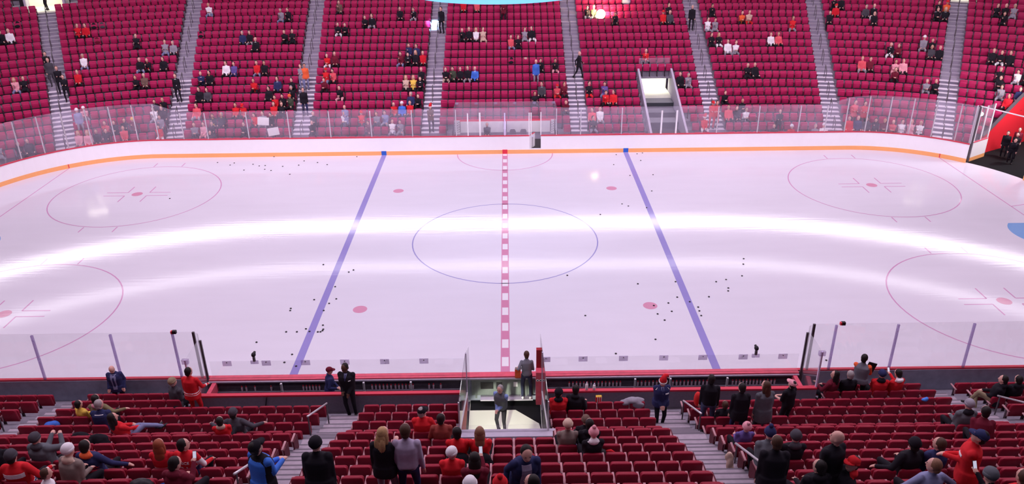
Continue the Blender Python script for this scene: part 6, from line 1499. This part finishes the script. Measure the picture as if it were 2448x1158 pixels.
# far coats and small things
for (k,s,l,c) in ((8,-21.2,'dark coat hanging on a seat in the third far block, high up','black'),(10,-26.2,'dark coat over a seat beside the pair of red jerseys','black'),(10,-25.7,'dark bag over a seat beside the pair of red jerseys','dkgrey'),(8,-26.0,'dark red coat over the seats beside the white-shirted man','maroon'),(4,.75,'black coat bundled on a seat in the block behind the penalty boxes','black'),(11,-29.3,'dark coat on the aisle seat by the left corner stairs','black')):
    L=[q for i in range(len(AIS)+1) for q in row_seats(k,i)]; q=min(L,key=lambda a:abs(a[2]-s)); o=lump('coat',l,'coat',q[3],q[4],row_floor(k),[((0,.12,.55),(.26,.18,.14)),((0,.05,.7),(.2,.1,.2))],MT(c),.05); o.rotation_euler=(0,0,far_yaw(q[5],q[6]))
L=[q for i in range(len(AIS)+1) for q in row_seats(4,i)]; q=min(L,key=lambda a:abs(a[2]-1.3)); lump('hat','beige cap lying on a seat beside the bundled black coat','hat',q[3],q[4]-.1,row_floor(4)+.8,[((0,0,0),(.14,.12,.08))],MT('beige'),.04)
L=[q for i in range(len(AIS)+1) for q in row_seats(12,i)]; q=min(L,key=lambda a:abs(a[2]-9.35)); o=lump('grey_blanket','pale grey cloth hung over a seat high above the lit tunnel','cloth',q[3],q[4]-.25,row_floor(12),[((0,0,.85),(.22,.2,.3)),((.05,0,.6),(.36,.22,.25))],mat('pale_grey_cloth',(.42,.40,.52),.9),.05)
# hand-held paper signs behind the far glass
for (x,y,z,a,l) in ((-15.6,14.2,1.98,.1,'white paper sign held up behind the glass, the upper of two'),(-14.9,13.75,1.42,-.15,'white paper sign held against the glass, the lower of two')):
    mb=MB(); mb.box((0,0,0),(.72,.02,.5)); o=obj('paper_sign',mb,M_WPOST); o.location=(x,y,z); o.rotation_euler=(-.15,a,.05); tag(o,l,'sign')
# near handrails: points measured along the stairs
def nz(y):
    for r in range(len(NEAR)-1,-1,-1):
        if y<NEAR[r-1][0] if r>0 else True: return max(.18,NEAR[r][1]-.86)
near_rail([(-5.42,-15.9,2.05),(-5.5,-17.7,2.95)],[((-5.42,-15.95,2.07),nz(-15.95)),((-5.5,-17.65,2.92),nz(-17.65))],'pale handrail with two dark posts beside the left block stairs, upper end')
near_rail([(5.42,-16.1,2.12),(5.5,-17.8,2.95)],[((5.42,-16.15,2.14),nz(-16.15)),((5.5,-17.75,2.92),nz(-17.75))],'pale handrail with two dark posts on the stairs behind the santa hat guard')
near_rail([(5.45,-21.0,4.55),(5.5,-22.9,5.5)],[((5.45,-21.1,4.6),nz(-21.1)),((5.5,-22.8,5.45),nz(-22.8))],'pale handrail lower down the right stairs before the men in black')
near_rail([(-5.45,-21.6,4.85),(-5.5,-23.0,5.6)],[((-5.46,-21.9,5.0),nz(-21.9)),((-5.5,-22.9,5.55),nz(-22.9))],'pale handrail beside the man in the blue jacket')
near_rail([(15.1,-15.9,2.0),(15.15,-18.4,3.3)],[((15.1,-16,2.05),nz(-16)),((15.15,-18.3,3.25),nz(-18.3))],'long pale handrail over the outer right stairs')
near_rail([(-15.1,-16.3,2.2),(-15.15,-18.2,3.2)],[((-15.1,-16.4,2.25),nz(-16.4)),((-15.15,-18.1,3.15),nz(-18.1))],'pale handrail over the outer left stairs')

# warm floodlight glowing among the high seats
L=[q for i in range(len(AIS)+1) for q in row_seats(10,i)]; q=min(L,key=lambda a:abs(a[2]-7.45))
fl=thing('floodlight','bright warm floodlight glowing among the seats high above the lit tunnel','lamp',(q[3],q[4]-.45,row_floor(10)))
mb=MB(); mb.tube([(0,0,0),(0,0,.55)],.03,8); mb.tube([(0,0,0),(0,0,.03)],.18,10); obj('stand',mb,M_BLACK,fl)
mb=MB(); mb.tube([(0,.10,.75),(0,-.04,.75)],[.2,.37],18); obj('housing',mb,M_BLACK,fl,True)
mb=MB(); mb.ell((0,-.05,.75),(.36,.12,.36),0,18,10); obj('lit_lens',mb,mat('lit_floodlight',(.9,.8,.6),.4,emit=(1,.93,.74),estr=1.5),fl,True)
area('floodlight_glow',(q[3],q[4]-.75,row_floor(10)+1.0),(q[3],q[4]+1.5,row_floor(10)+.9),(.7,.7),420,(1,.68,.36))
ql=thing('gate_lamp','small bright white lamp shining beside the open corner gate','lamp',(28.95,10.98,2.55))
mb=MB(); mb.tube([(0,0,-.25),(0,0,.35)],.025,8); mb.box((0,.06,.3),(.2,.1,.2)); obj('bracket',mb,M_DMETAL,ql)
mb=MB(); mb.ell((0,-.02,.3),(.13,.06,.13),0,14,8); obj('lit_lens',mb,mat('lit_gate_lamp',(.9,.9,.9),.4,emit=(1,.97,.95),estr=4),ql,True)
